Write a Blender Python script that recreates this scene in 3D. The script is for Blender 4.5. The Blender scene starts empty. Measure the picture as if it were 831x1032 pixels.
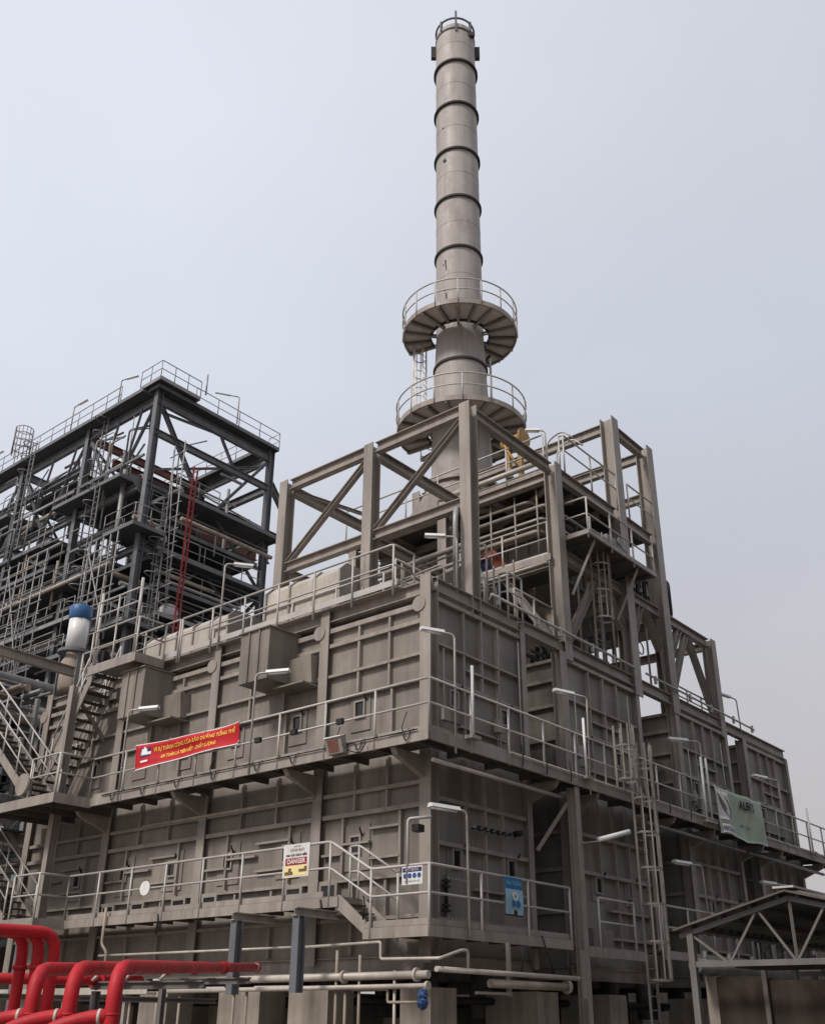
import bpy, math, random
from mathutils import Vector, Matrix
V = Vector
rnd = random.Random(7)
scene = bpy.context.scene
COL = scene.collection
BASE = {}

# ------------------------------------------------------------------ materials
MATS = {}
def mat(name, rgb, rough=0.6, metal=0.0, vary=0.25, streak=0.25, scale=1.2, spec=0.3, dirt=None, bump=0.0, panel=0.0, rust=0.0):
    m = bpy.data.materials.new(name); m.use_nodes = True
    nt = m.node_tree; N = nt.nodes; L = nt.links
    b = N['Principled BSDF']
    b.inputs['Roughness'].default_value = rough
    b.inputs['Metallic'].default_value = metal
    b.inputs['Specular IOR Level'].default_value = spec
    geo = N.new('ShaderNodeNewGeometry')
    def noise(sc, vec, det=5.0):
        mp = N.new('ShaderNodeMapping'); mp.inputs['Scale'].default_value = vec
        L.new(geo.outputs['Position'], mp.inputs['Vector'])
        n = N.new('ShaderNodeTexNoise'); n.inputs['Scale'].default_value = sc
        n.inputs['Detail'].default_value = det; n.inputs['Roughness'].default_value = 0.62
        L.new(mp.outputs['Vector'], n.inputs['Vector'])
        return n.outputs['Fac']
    def ramp(sock, lo, hi, a, c):
        r = N.new('ShaderNodeMapRange'); r.inputs['From Min'].default_value = lo; r.inputs['From Max'].default_value = hi
        r.inputs['To Min'].default_value = a; r.inputs['To Max'].default_value = c
        L.new(sock, r.inputs['Value']); return r.outputs['Result']
    patch = ramp(noise(scale, (1, 1, 1)), 0.3, 0.7, 1 - vary, 1 + vary)
    strk = ramp(noise(scale * 4, (1, 1, 0.06)), 0.35, 0.75, 1 + streak * 0.3, 1 - streak)
    mul = N.new('ShaderNodeMath'); mul.operation = 'MULTIPLY'
    L.new(patch, mul.inputs[0]); L.new(strk, mul.inputs[1])
    vm = N.new('ShaderNodeVectorMath'); vm.operation = 'SCALE'
    vm.inputs[0].default_value = rgb
    L.new(mul.outputs[0], vm.inputs['Scale'])
    out = vm.outputs['Vector']
    if dirt:
        mix = N.new('ShaderNodeMix'); mix.data_type = 'RGBA'
        f = ramp(noise(scale * 2.3, (1, 1, 0.35), 8.0), 0.56, 0.72, 0.0, dirt[3])
        L.new(f, mix.inputs[0]); L.new(out, mix.inputs[6]); mix.inputs[7].default_value = (*dirt[:3], 1)
        out = mix.outputs[2]
    if panel:
        sn = N.new('ShaderNodeVectorMath'); sn.operation = 'SNAP'; sn.inputs[1].default_value = (1.37, 1.41, 1.1)
        L.new(geo.outputs['Position'], sn.inputs[0])
        wn = N.new('ShaderNodeTexWhiteNoise'); L.new(sn.outputs['Vector'], wn.inputs['Vector'])
        v2 = N.new('ShaderNodeVectorMath'); v2.operation = 'SCALE'; L.new(out, v2.inputs[0])
        L.new(ramp(wn.outputs['Value'], 0, 1, 1 - panel, 1 + panel), v2.inputs['Scale']); out = v2.outputs['Vector']
    if rust:
        mix = N.new('ShaderNodeMix'); mix.data_type = 'RGBA'
        f = ramp(noise(scale * 5.5, (1, 1, 0.12), 9.0), 0.60, 0.74, 0.0, rust)
        L.new(f, mix.inputs[0]); L.new(out, mix.inputs[6]); mix.inputs[7].default_value = (.13, .065, .035, 1)
        out = mix.outputs[2]
    L.new(out, b.inputs['Base Color'])
    rr = ramp(noise(scale * 3, (1, 1, 1)), 0.3, 0.7, max(0.05, rough - 0.12), min(1, rough + 0.12))
    L.new(rr, b.inputs['Roughness'])
    if bump:
        bp = N.new('ShaderNodeBump'); bp.inputs['Strength'].default_value = bump; bp.inputs['Distance'].default_value = 0.02
        L.new(noise(scale * 1.6, (1, 1, 1), 3.0), bp.inputs['Height']); L.new(bp.outputs['Normal'], b.inputs['Normal'])
    MATS[name] = m
    return m

CASE = mat('casing_paint', (0.222, 0.197, 0.170), 0.55, 0, 0.16, 0.32, 0.5, 0.3, (0.11, 0.085, 0.07, 0.5), 0.45, 0.09, 0.6)
STEEL = mat('frame_paint', (0.285, 0.252, 0.222), 0.5, 0, 0.12, 0.26, 0.9, 0.3, (0.14, 0.105, 0.085, 0.45), 0.2, 0.05, 0.5)
RAIL = mat('rail_galvanised', (0.42, 0.395, 0.37), 0.5, 0.15, 0.12, 0.1, 2.0, 0.4)
GRATE = mat('deck_grating', (0.10, 0.09, 0.082), 0.8, 0, 0.2, 0.0, 2.0, 0.1)
DARK = mat('tower_paint', (0.14, 0.146, 0.157), 0.55, 0, 0.2, 0.25, 0.6, 0.35)
DARKGRATE = mat('tower_grating', (0.075, 0.077, 0.082), 0.8, 0, 0.2, 0.0, 1.0, 0.1)
TRAIL = mat('tower_rail', (0.27, 0.265, 0.265), 0.5, 0.2, 0.2, 0.1, 1.0, 0.3)
RUST = mat('red_primer', (0.16, 0.075, 0.058), 0.7, 0, 0.3, 0.3, 0.8, 0.2)
TAN = mat('tan_pipe', (0.30, 0.25, 0.20), 0.6, 0, 0.25, 0.3, 0.8, 0.2)
GREYP = mat('grey_pipe', (0.23, 0.225, 0.22), 0.5, 0.15, 0.25, 0.2, 0.8, 0.4)
STACK = mat('stack_steel', (0.33, 0.30, 0.278), 0.62, 0.0, 0.10, 0.30, 0.55, 0.4, (0.20, 0.165, 0.145, 0.6), 0.2, 0.0, 0.2)
RING = mat('stack_ring', (0.05, 0.046, 0.045), 0.7, 0, 0.2, 0.1, 1.0, 0.2)
CONC = mat('pier_concrete', (0.27, 0.235, 0.20), 0.85, 0, 0.22, 0.35, 0.9, 0.15, (0.12, 0.10, 0.08, 0.5), 0.4)
RED = mat('red_pipe_paint', (0.40, 0.012, 0.018), 0.58, 0, 0.18, 0.15, 1.8, 0.3, (0.22, 0.02, 0.02, 0.7), 0.15)
REDDULL = mat('red_riser_paint', (0.24, 0.03, 0.03), 0.5, 0, 0.2, 0.1, 1.0, 0.3)
CREAM = mat('pale_lagging', (0.43, 0.385, 0.335), 0.5, 0.1, 0.18, 0.25, 0.9, 0.35, (0.25, 0.20, 0.16, 0.4))
WHITE = mat('white_enamel', (0.66, 0.65, 0.64), 0.4, 0, 0.06, 0.1, 2.0, 0.4)
TUBE = mat('lamp_tube_white', (0.82, 0.82, 0.82), 0.25, 0, 0.02, 0.0, 2.0, 0.5)
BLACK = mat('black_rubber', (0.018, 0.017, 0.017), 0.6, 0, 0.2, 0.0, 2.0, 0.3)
GLASS = mat('dark_peep_glass', (0.012, 0.012, 0.014), 0.12, 0, 0.1, 0.0, 2.0, 0.6)
HANG = mat('grey_blue_steel', (0.125, 0.13, 0.145), 0.55, 0, 0.15, 0.2, 1.2, 0.3)
BLUE = mat('blue_cap_paint', (0.03, 0.11, 0.26), 0.45, 0, 0.12, 0.15, 1.2, 0.4)
PDECK = mat('bounce_pale_deck_plate', (0.52, 0.47, 0.43), 0.7, 0, 0.15, 0.1, 1.0, 0.2)  # galvanised plate, colour raised to stand in for light bounced from below
BLUEV = mat('blue_plastic', (0.02, 0.05, 0.14), 0.4, 0, 0.3, 0.0, 6.0, 0.4)
NAVY = mat('navy_sheet', (0.018, 0.022, 0.075), 0.7, 0, 0.2, 0.1, 2.0, 0.2)  # navy cloth, colour lowered to stand for the shade it hangs in
ORANGE = mat('orange_sheet', (0.26, 0.075, 0.045), 0.7, 0, 0.2, 0.1, 2.0, 0.2)  # orange cloth, its colour darkened in place of the gallery shade
YELLOW = mat('yellow_paint', (0.34, 0.20, 0.06), 0.5, 0, 0.2, 0.2, 2.0, 0.3)
ROOFM = mat('roof_sheet', (0.10, 0.088, 0.078), 0.7, 0, 0.2, 0.2, 1.0, 0.2, (0.2, 0.11, 0.07, 0.35))
TRUSS = mat('truss_paint', (0.135, 0.125, 0.117), 0.6, 0, 0.2, 0.2, 1.0, 0.2)
BOARD = mat('brown_board', (0.042, 0.032, 0.026), 0.85, 0, 0.3, 0.3, 1.0, 0.1)
GROUND = mat('ground_gravel', (0.24, 0.215, 0.19), 0.95, 0, 0.3, 0.0, 1.5, 0.1, None, 0.5)
LADDER = mat('ladder_paint', (0.20, 0.185, 0.17), 0.55, 0, 0.2, 0.2, 1.5, 0.3, (0.12, 0.08, 0.06, 0.5))
DRUM = mat('drum_lagging', (0.115, 0.112, 0.112), 0.65, 0, 0.3, 0.35, 0.5, 0.2, (0.07, 0.055, 0.05, 0.5))
ROAD = mat('asphalt', (0.05, 0.05, 0.05), 0.9, 0, 0.25, 0.0, 2.0, 0.15, None, 0.3)
BANNER = mat('banner_red', (0.43, 0.012, 0.018), 0.55, 0, 0.08, 0.05, 2.0, 0.25)
BYEL = mat('banner_yellow', (0.85, 0.46, 0.08), 0.6, 0, 0.03, 0.0, 2.0, 0.2)
BNAVY = mat('print_navy', (0.03, 0.03, 0.12), 0.6, 0, 0.05, 0.0, 2.0, 0.2)
BGREEN = mat('banner_green', (0.36, 0.43, 0.34), 0.6, 0, 0.2, 0.1, 1.6, 0.2)
BWHITE = mat('print_white', (0.58, 0.565, 0.55), 0.7, 0, 0.14, 0.0, 2.0, 0.2)
BBLACK = mat('print_black', (0.03, 0.03, 0.03), 0.6, 0, 0.05, 0.0, 2.0, 0.2)
BREDP = mat('print_red', (0.30, 0.018, 0.02), 0.6, 0, 0.05, 0.0, 2.0, 0.2)
BYPALE = mat('print_pale_yellow', (0.72, 0.62, 0.28), 0.6, 0, 0.05, 0.0, 2.0, 0.2)
BBROWN = mat('print_brown', (0.16, 0.09, 0.05), 0.6, 0, 0.05, 0.0, 2.0, 0.2)
BTEAL = mat('print_deep_blue', (0.02, 0.13, 0.30), 0.5, 0, 0.15, 0.0, 3.0, 0.2)
BSKY = mat('print_pale_blue', (0.26, 0.42, 0.52), 0.5, 0, 0.15, 0.0, 3.0, 0.2)
BCIRC = mat('print_sign_blue', (0.03, 0.07, 0.22), 0.5, 0, 0.05, 0.0, 3.0, 0.2)
BLEAF = mat('print_leaf_grey', (0.13, 0.11, 0.10), 0.6, 0, 0.2, 0.0, 4.0, 0.2)

# ------------------------------------------------------------------ mesh builder
class MB:
    def __init__(s): s.v = []; s.f = []; s.sm = set()
    def add(s, vs, fs, smooth=False):
        o = len(s.v); s.v += [V(p) for p in vs]
        for f in fs:
            if smooth: s.sm.add(len(s.f))
            s.f.append([i + o for i in f])
        return s
    def box(s, x0, y0, z0, x1, y1, z1):
        x0, x1 = min(x0, x1), max(x0, x1); y0, y1 = min(y0, y1), max(y0, y1); z0, z1 = min(z0, z1), max(z0, z1)
        vs = [(x, y, z) for z in (z0, z1) for y in (y0, y1) for x in (x0, x1)]
        return s.add(vs, [(0, 2, 3, 1), (4, 5, 7, 6), (0, 1, 5, 4), (2, 6, 7, 3), (0, 4, 6, 2), (1, 3, 7, 5)])
    def obox(s, c, ax, ay, az):
        c = V(c); ax, ay, az = V(ax), V(ay), V(az)
        vs = [c + ax * i + ay * j + az * k for k in (-1, 1) for j in (-1, 1) for i in (-1, 1)]
        return s.add(vs, [(0, 2, 3, 1), (4, 5, 7, 6), (0, 1, 5, 4), (2, 6, 7, 3), (0, 4, 6, 2), (1, 3, 7, 5)])
    def frame(s, p, q, side):
        d = (V(q) - V(p)).normalized(); a = V(side) - d * d.dot(V(side))
        if a.length < 1e-4: a = d.orthogonal()
        a.normalize(); return d, a, d.cross(a)
    def bar(s, p, q, a_size, b_size, side=(0, 0, 1)):
        p, q = V(p), V(q); d, a, b = s.frame(p, q, side)
        return s.obox((p + q) / 2, d * (q - p).length / 2, a * a_size / 2, b * b_size / 2)
    def ib(s, p, q, depth=0.3, width=0.2, side=(0, 0, 1), tf=0.022, tw=0.014):
        p, q = V(p), V(q); d, a, b = s.frame(p, q, side); h = (q - p).length / 2; c = (p + q) / 2
        for k in (-1, 1):
            s.obox(c + a * k * (depth - tf) / 2, d * h, a * tf / 2, b * width / 2)
        s.obox(c, d * (h - 0.002), a * (depth / 2 - tf + 0.003), b * tw / 2)
        return s
    def angle(s, p, q, w=0.09, side=(0, 0, 1), t=0.012):
        p, q = V(p), V(q); d, a, b = s.frame(p, q, side); h = (q - p).length / 2; c = (p + q) / 2
        s.obox(c, d * h, a * w / 2, b * t / 2)
        s.obox(c + a * (w / 2 - t / 2 + .001) + b * (w / 2 + t / 2 - .001), d * (h - .001), a * t / 2, b * w / 2)
        return s
    def tube(s, pts, r, n=8, closed=False, cap=True, bend=0.0):
        P = [V(p) for p in pts]
        if bend > 0 and len(P) > 2:
            Q = [P[0]]
            for i in range(1, len(P) - 1):
                a = P[i - 1] - P[i]; b = P[i + 1] - P[i]
                t = min(bend, a.length * .45, b.length * .45); a.normalize(); b.normalize()
                A = P[i] + a * t; B = P[i] + b * t
                for k in range(5):
                    u = k / 4; Q.append(A * (1 - u) ** 2 + P[i] * 2 * u * (1 - u) + B * u * u)
            Q.append(P[-1]); P = Q
        m = len(P); vs = []; fs = []
        a = None
        for i in range(m):
            if closed: d = P[(i + 1) % m] - P[i - 1]
            else: d = P[min(i + 1, m - 1)] - P[max(i - 1, 0)]
            d.normalize()
            if a is None: a = d.orthogonal()
            a = a - d * d.dot(a)
            if a.length < 1e-5: a = d.orthogonal()
            a.normalize(); b = d.cross(a)
            rr = r[i] if isinstance(r, (list, tuple)) else r
            for k in range(n):
                t = 2 * math.pi * k / n
                vs.append(P[i] + a * math.cos(t) * rr + b * math.sin(t) * rr)
        for i in range(m if closed else m - 1):
            j = (i + 1) % m
            for k in range(n):
                fs.append((i * n + k, i * n + (k + 1) % n, j * n + (k + 1) % n, j * n + k))
        s.add(vs, fs, True)
        if cap and not closed:
            o = len(s.v) - len(vs)
            s.f.append([o + k for k in range(n)][::-1]); s.f.append([o + (m - 1) * n + k for k in range(n)])
        return s
    def lathe(s, c, prof, n=40, a0=0, a1=2 * math.pi):
        full = abs(a1 - a0 - 2 * math.pi) < 1e-6; c = V(c); vs = []; fs = []
        cols = n if full else n + 1; m = len(prof)
        for i in range(cols):
            t = a0 + (a1 - a0) * i / n
            for (r, z) in prof: vs.append(c + V((math.cos(t) * r, math.sin(t) * r, z)))
        for i in range(n):
            j = (i + 1) % cols
            for k in range(m - 1): fs.append((i * m + k, j * m + k, j * m + k + 1, i * m + k + 1))
        return s.add(vs, fs, True)
    def annulus(s, c, r0, r1, z0, z1, a0=0, a1=2 * math.pi, n=48):
        full = abs(a1 - a0 - 2 * math.pi) < 1e-6; c = V(c); vs = []; fs = []; cols = n if full else n + 1
        for i in range(cols):
            t = a0 + (a1 - a0) * i / n; e = V((math.cos(t), math.sin(t), 0))
            for (r, z) in ((r0, z0), (r1, z0), (r1, z1), (r0, z1)): vs.append(c + e * r + V((0, 0, z)))
        for i in range(n):
            j = (i + 1) % cols
            for k in range(4): fs.append((i * 4 + k, j * 4 + k, j * 4 + (k + 1) % 4, i * 4 + (k + 1) % 4))
        if not full: fs += [(0, 1, 2, 3), (n * 4 + 3, n * 4 + 2, n * 4 + 1, n * 4)]
        return s.add(vs, fs)
    def disc(s, c, nrm, r, t, n=20):
        c, nrm = V(c), V(nrm).normalized(); return s.tube([c - nrm * t / 2, c + nrm * t / 2], r, n)
    def prism(s, pts, off):
        off = V(off); a = [V(p) for p in pts]; n = len(a)
        return s.add(a + [p + off for p in a], [list(range(n))[::-1], list(range(n, 2 * n))] + [(i, (i + 1) % n, n + (i + 1) % n, n + i) for i in range(n)])
    def put(s, name, m, parent=None, **kw):
        if parent is None:
            lo = V((min(p.x for p in s.v), min(p.y for p in s.v), min(p.z for p in s.v)))
            hi = V((max(p.x for p in s.v), max(p.y for p in s.v), max(p.z for p in s.v)))
            b = V(((lo.x + hi.x) / 2, (lo.y + hi.y) / 2, lo.z))
        else: b = BASE[parent.name]
        me = bpy.data.meshes.new(name); me.from_pydata([p - b for p in s.v], [], s.f); me.update()
        for i in s.sm: me.polygons[i].use_smooth = True
        me.materials.append(m)
        o = bpy.data.objects.new(name, me); COL.objects.link(o)
        if parent is None: o.location = b
        else: o.parent = parent
        BASE[o.name] = b
        for k, x in kw.items(): o[k] = x
        return o

def thing(name, label, cat, loc, group=None):
    o = bpy.data.objects.new(name, None); COL.objects.link(o); o.location = loc; o.empty_display_size = 0.2
    BASE[o.name] = V(loc); o['label'] = label; o['category'] = cat
    if group: o['group'] = group
    return o
RUNGS = 0
def put_each(items, name, m, parent):
    for fn in items:
        b = MB(); fn(b); b.put(name, m, parent)
def struct(o): o['kind'] = 'structure'; return o
def tag(o, label, cat, group=None):
    o['label'] = label; o['category'] = cat
    if group: o['group'] = group
    return o

# ------------------------------------------------------------------ common pieces
def seg_points(path, step, ends=True):
    out = []
    for i in range(len(path) - 1):
        a, b = V(path[i]), V(path[i + 1]); n = max(1, round((b - a).length / step))
        for k in range(n): out.append(a + (b - a) * k / n)
    out.append(V(path[-1])); return out

def guardrail(parent, path, h=1.1, r=0.029, step=1.35, drop=0.22, m=None, name='guardrail', bend=0.12):
    m = m or RAIL
    up = V((0, 0, h)); md = V((0, 0, h * 0.52))
    g = MB().tube([V(p) + up for p in path], r, 8, bend=bend).put(name, m, parent)
    MB().tube([V(p) + md for p in path], r * 0.85, 8, bend=bend).put('mid_rail', m, g)
    for p in seg_points(path, step):
        MB().tube([p - V((0, 0, drop)), p + V((0, 0, h - 0.004))], r, 6).put('rail_post', m, g)
    return g

def toe(parent, path, m=None, t=0.012, h=0.12, z=0.03, name='toe_plate'):
    b = MB()
    for i in range(len(path) - 1):
        p, q = V(path[i]), V(path[i + 1])
        b.bar(p + V((0, 0, z + h / 2)), q + V((0, 0, z + h / 2)), h, t, (0, 0, 1))
    return b.put(name, m or STEEL, parent)

def channel(parent, path, m=None, h=0.2, t=0.06, z=-0.1, name='edge_channel'):
    b = MB()
    for i in range(len(path) - 1):
        p, q = V(path[i]), V(path[i + 1]); d = (q - p).normalized() * t * 0.48
        b.bar(p - d + V((0, 0, z)), q + d + V((0, 0, z)), h, t, (0, 0, 1))
    return b.put(name, m or STEEL, parent)

def deck(parent, rects, z, t=0.04, m=None, name='deck'):
    b = MB()
    for (x0, y0, x1, y1) in rects: b.box(x0, y0, z - t, x1, y1, z)
    return b.put(name, m or GRATE, parent)

def text_mesh(body, size, fn, m, parent, name, align='CENTER', bold=0.0, subdiv=True):
    cu = bpy.data.curves.new(name, 'FONT'); cu.body = body; cu.size = size; cu.align_x = align; cu.align_y = 'CENTER'
    cu.resolution_u = 2; cu.offset = bold
    o = bpy.data.objects.new(name, cu); COL.objects.link(o)
    dg = bpy.context.evaluated_depsgraph_get(); dg.update()
    me = bpy.data.meshes.new_from_object(o.evaluated_get(dg))
    bpy.data.objects.remove(o); bpy.data.curves.remove(cu)
    b = MB(); b.v = [V(fn(v.co.x, v.co.y)) for v in me.vertices]; b.f = [list(p.vertices) for p in me.polygons]
    bpy.data.meshes.remove(me)
    return b.put(name, m, parent)

def lamp(label, base, top, tip, tube_len=0.75, group='fluorescent lamps on bent poles', r=0.025, arm_drop=0.0):
    t = thing('fluorescent_lamp', label, 'lamp', base, group)
    base, top, tip = V(base), V(top), V(tip)
    d = tip - top; L = d.length; d.normalize()
    MB().tube([base, top, top + d * max(0.12, L - tube_len + 0.08)], r, 8, bend=0.13).put('pole', RAIL, t)
    h = d.cross(V((0, 0, 1))).normalized()
    a = tip - d * tube_len
    hs = MB()
    hs.prism([a + h * x + V((0, 0, z)) for x, z in ((-0.085, -.02), (-0.05, .055), (0.05, .055), (0.085, -.02))], d * tube_len).put('housing', WHITE, t)
    MB().tube([a + d * .05 - V((0, 0, .035)), tip - d * .05 - V((0, 0, .035))], 0.03, 8).put('tube', TUBE, t)
    return t

def stair(name, label, foot, head, width_vec, steps, m=None, rail=True, group=None, rails_both=True, rm=None):
    """foot/head: points on one stringer line; width_vec: to the other stringer."""
    m = m or STEEL; rm = rm or RAIL
    foot, head, w = V(foot), V(head), V(width_vec)
    t = thing(name, label, 'stairs', foot, group)
    for k in (0, 1):
        MB().bar(foot + w * k - V((0, 0, .05)), head + w * k - V((0, 0, .05)), 0.24, 0.03, (0, 0, 1)).put('stringer', m, t)
    flat = (head - foot); flat.z = 0; flat.normalize()
    for i in range(steps):
        p = foot + (head - foot) * (i + .5) / steps
        MB().obox(p + w / 2, w * .485, flat * .12, V((0, 0, .015))).put('tread', GRATE if m is STEEL else m, t)
    if rail:
        for k in ((0, 1) if rails_both else (0,)):
            o = w * k
            a, b = foot + o, head + o
            g = MB().tube([a + V((0, 0, .95)), b + V((0, 0, .95))], .027, 8).put('guardrail', rm, t)
            MB().tube([a + V((0, 0, .48)), b + V((0, 0, .48))], .022, 8).put('mid_rail', rm, g)
            n = max(2, round((b - a).length / 1.2))
            for i in range(n + 1):
                p = a + (b - a) * i / n
                MB().tube([p, p + V((0, 0, .946))], .025, 6).put('rail_post', rm, g)
    return t

def caged_ladder(name, label, foot, top, wdir, out, width=0.42, cage_from=2.2, m=None, cage_r=.36, group=None):
    m = m or RAIL
    foot, top, wdir, out = V(foot), V(top), V(wdir).normalized(), V(out).normalized()
    t = thing(name, label, 'ladder', foot, group)
    H = top.z - foot.z
    for k in (-1, 1):
        MB().bar(foot + wdir * k * width / 2, top + wdir * k * width / 2, .06, .016, out).put('stile', m, t)
    b = MB(); n = int(H / .3)
    for i in range(1, n):
        p = foot + V((0, 0, i * .3)); b.tube([p - wdir * width / 2, p + wdir * width / 2], .012, 6)
    b.put('rungs', m, t)
    zs = []
    z = cage_from
    while z < H: zs.append(z); z += 0.85
    def hoop(z, rr=cage_r):
        c = foot + V((0, 0, z)); return [c + wdir * math.cos(a) * rr + out * (.12 + rr * 1.0 * math.sin(a)) if 0 < i < 12 else c + wdir * math.cos(a) * width / 2 for i, a in enumerate([math.pi * k / 12 for k in range(13)])]
    for z in zs:
        P = hoop(z); hb = MB()
        for i in range(len(P) - 1): hb.bar(P[i], P[i + 1], .05, .01, (0, 0, 1))
        hb.put('hoop', m, t)
    if zs:
        for i in (2, 4, 6, 8, 10):
            MB().bar(hoop(zs[0])[i], hoop(H)[i], .04, .01, out).put('cage_strap', m, t)
    return t
# ------------------------------------------------------------------ ground, road
g = MB().box(-900, -900, -0.3, 900, 900, 0.0).put('ground', GROUND); struct(g)
g = MB().box(-200, -11.5, 0.004, 200, -5.5, 0.008).put('road', ROAD); struct(g)
for y in (-5.5, -11.75):
    struct(MB().box(-200, y, 0.0, 200, y + 0.25, 0.14).put('kerb', CONC))

# ------------------------------------------------------------------ furnace cells
def ribs_x(cell, casing, X, sgn, hz, vts, ya, yb, zr):
    """ribs on a wall whose outward normal is -X (sgn=-1); hz = (z, ya, yb), vts = (y, z0, z1)"""
    b = MB()
    for (z, a, c, hgt) in hz:
        b.box(X - .12, a, z - hgt / 2, X + .01, c, z + hgt / 2)
    for (y, z0, z1) in vts: b.box(X - .105, y - .032, z0, X + .01, y + .032, z1)
    return b.put('wall_rib', STEEL, casing)
def ribs_y(casing, Y, hz, vts):
    b = MB()
    for (z, a, c, hgt) in hz: b.box(a, Y - .12, z - hgt / 2, c, Y + .01, z + hgt / 2)
    for (x, z0, z1) in vts: b.box(x - .032, Y - .105, z0, x + .032, Y + .01, z1)
    return b.put('wall_rib', STEEL, casing)

def peep(cell, axis, a, z, w=.62, h=.95):
    """inspection door: backing plate, frame and dark glass on the -X wall (axis X) or -Y wall"""
    P = .16
    def bx(b, a0, a1, z0, z1, d0, d1):
        if axis == 'X': b.box(P - d1, a0, z0, P - d0, a1, z1)
        else: b.box(a0, P - d1, z0, a1, P - d0, z1)
        return b
    pl = bx(MB(), a - w / 2, a + w / 2, z - h * .55, z + h * .45, -.01, .03).put('peep_door', CASE, cell)
    f = MB(); fw, fh, t = .15, .19, .045
    for s in (-1, 1):
        bx(f, a + s * fw - t / 2, a + s * fw + t / 2, z - fh, z + fh, .025, .085)
        bx(f, a - fw - t / 2 + .001, a + fw + t / 2 - .001, z + s * fh - t / 2, z + s * fh + t / 2, .025, .087)
    f.put('peep_frame', STEEL, pl)
    bx(MB(), a - fw, a + fw, z - fh, z + fh, .028, .042).put('peep_glass', GLASS, pl)
    h = MB()
    if axis == 'X': h.tube([(P - .03, a - fw - .02, z + .2), (P - .15, a - fw - .06, z + .3), (P - .16, a - fw - .06, z + .36)], .022, 6)
    else: h.tube([(P + a * 0 - 0 if False else a + fw + .02, P - .03, z + .2), (a + fw + .06, P - .15, z + .3), (a + fw + .06, P - .16, z + .36)], .022, 6)
    h.put('peep_handle', BLACK, pl)

def buckstay_x(cell, y0, y1, z0, z1, X=0.0, knuckle=True):
    yc = (y0 + y1) / 2
    p = MB().ib((X + .15, yc, z0), (X + .15, yc, z1), .3, y1 - y0, (1, 0, 0)).put('buckstay', STEEL, cell)
    if knuckle:
        MB().disc((X - .012, y1 + .02, 10.33), (1, 0, 0), .19, .03).put('knuckle_plate', STEEL, p)
        MB().tube([(X + .1, y1 + .02, 10.42), (X + .1, y1 + .02, 10.46)], .05).put('pin', STEEL, p)
    return p
def buckstay_y(cell, x0, x1, z0, z1, Y=0.0):
    xc = (x0 + x1) / 2
    return MB().ib((xc, Y + .15, z0), (xc, Y + .15, z1), .3, x1 - x0, (0, 1, 0)).put('buckstay', STEEL, cell)

YEND = 16.0
cells = []
spec = [(0.0, 3.9, 'beige ribbed furnace box nearest the camera, with the red banner along its long left wall'),
        (5.6, 10.0, 'ribbed steel furnace box second from the near corner, with the caged ladder in front'),
        (12.35, 16.3, 'ribbed steel furnace box behind the pale green banner'),
        (17.65, 21.8, 'farthest ribbed furnace box at the right end of the row')]
for ci, (x0, x1, lab) in enumerate(spec):
    c = thing('furnace_box', lab, 'furnace', ((x0 + x1) / 2, 8, 2.6), 'furnace boxes in a row'); cells.append(c)
    cas = MB().box(x0 + .16, .16, 2.75, x1 - .16, YEND, 10.45).put('casing', CASE, c)
    hz = [(10.5, x0 + .3, x1 - .16, .10), (9.4, x0 + .3, x1 - .2, .05), (8.58, x0 + .3, x1 - .2, .06), (5.89, x0 + .3, x1 - .2, .09), (4.96, x0 + .3, x1 - .2, .09)]
    w = x1 - x0
    hz += [(9.02, x0 + w * .36, x0 + w * .72, .05), (7.62, x0 + w * .3, x1 - .9, .05), (7.28, x0 + w * .3, x1 - .5, .08), (4.12, x0 + w * .42, x1 - .3, .05), (3.45, x0 + .3, x1 - .2, .06)]
    vx = [x0 + w * f for f in (.17, .345, .53, .705, .88)]
    vts = [(x, 8.6, 10.44) for x in vx[1:4]] + [(x, 7.3, 8.55) for x in vx[1:4:2]] + [(x, 4.98, 6.9) for x in vx[1:4]] + [(x, 3.0, 4.9) for x in vx[2:4]]
    ribs_y(cas, .16, hz, vts)
    # wall facing -X (the long side wall; only the first box shows all of it)
    if ci > 0:
        hz = [(z, .3, 9.0, .09) for z in (10.45, 9.9, 9.2, 8.3, 7.4, 5.9, 5.0, 4.0)]
        ribs_x(c, cas, x0 + .16, -1, hz, [(y, 3, 10.4) for y in (2.0, 3.6, 5.2)], 0, 9, 0)
    for (a, b) in ((x0, x0 + .3), (x1 - .2, x1)):
        if ci == 0 and a == x0: continue
        buckstay_y(c, a, b, 2.6, 10.66)
    # base beams
    MB().ib((x0, .2, 2.6), (x1, .2, 2.6), .3, .2).put('base_beam', STEEL, c)
    MB().ib((x0 + .2, .35, 2.6), (x0 + .2, YEND, 2.6), .3, .2).put('base_beam', STEEL, c)
    # peep doors on the -Y wall
    for a in ((.98, 2.99) if ci == 0 else (x0 + 1.2, x0 + 3.0)): peep(c, 'Y', a, 8.22)
    for a in ((1.03, 3.08) if ci == 0 else (x0 + 1.4, x0 + 3.1)): peep(c, 'Y', a, 4.70, .6, .7)
c = cells[0]; cas = [o for o in c.children if o.name.startswith('casing')][0]
posts = [(0, .31), (3.24, 3.54), (7.37, 7.67), (11.56, 11.88), (15.7, 16.0)]
for i, (a, b) in enumerate(posts): buckstay_x(c, a, b, 2.6, 11.05)
hz = []; vts = []
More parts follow.
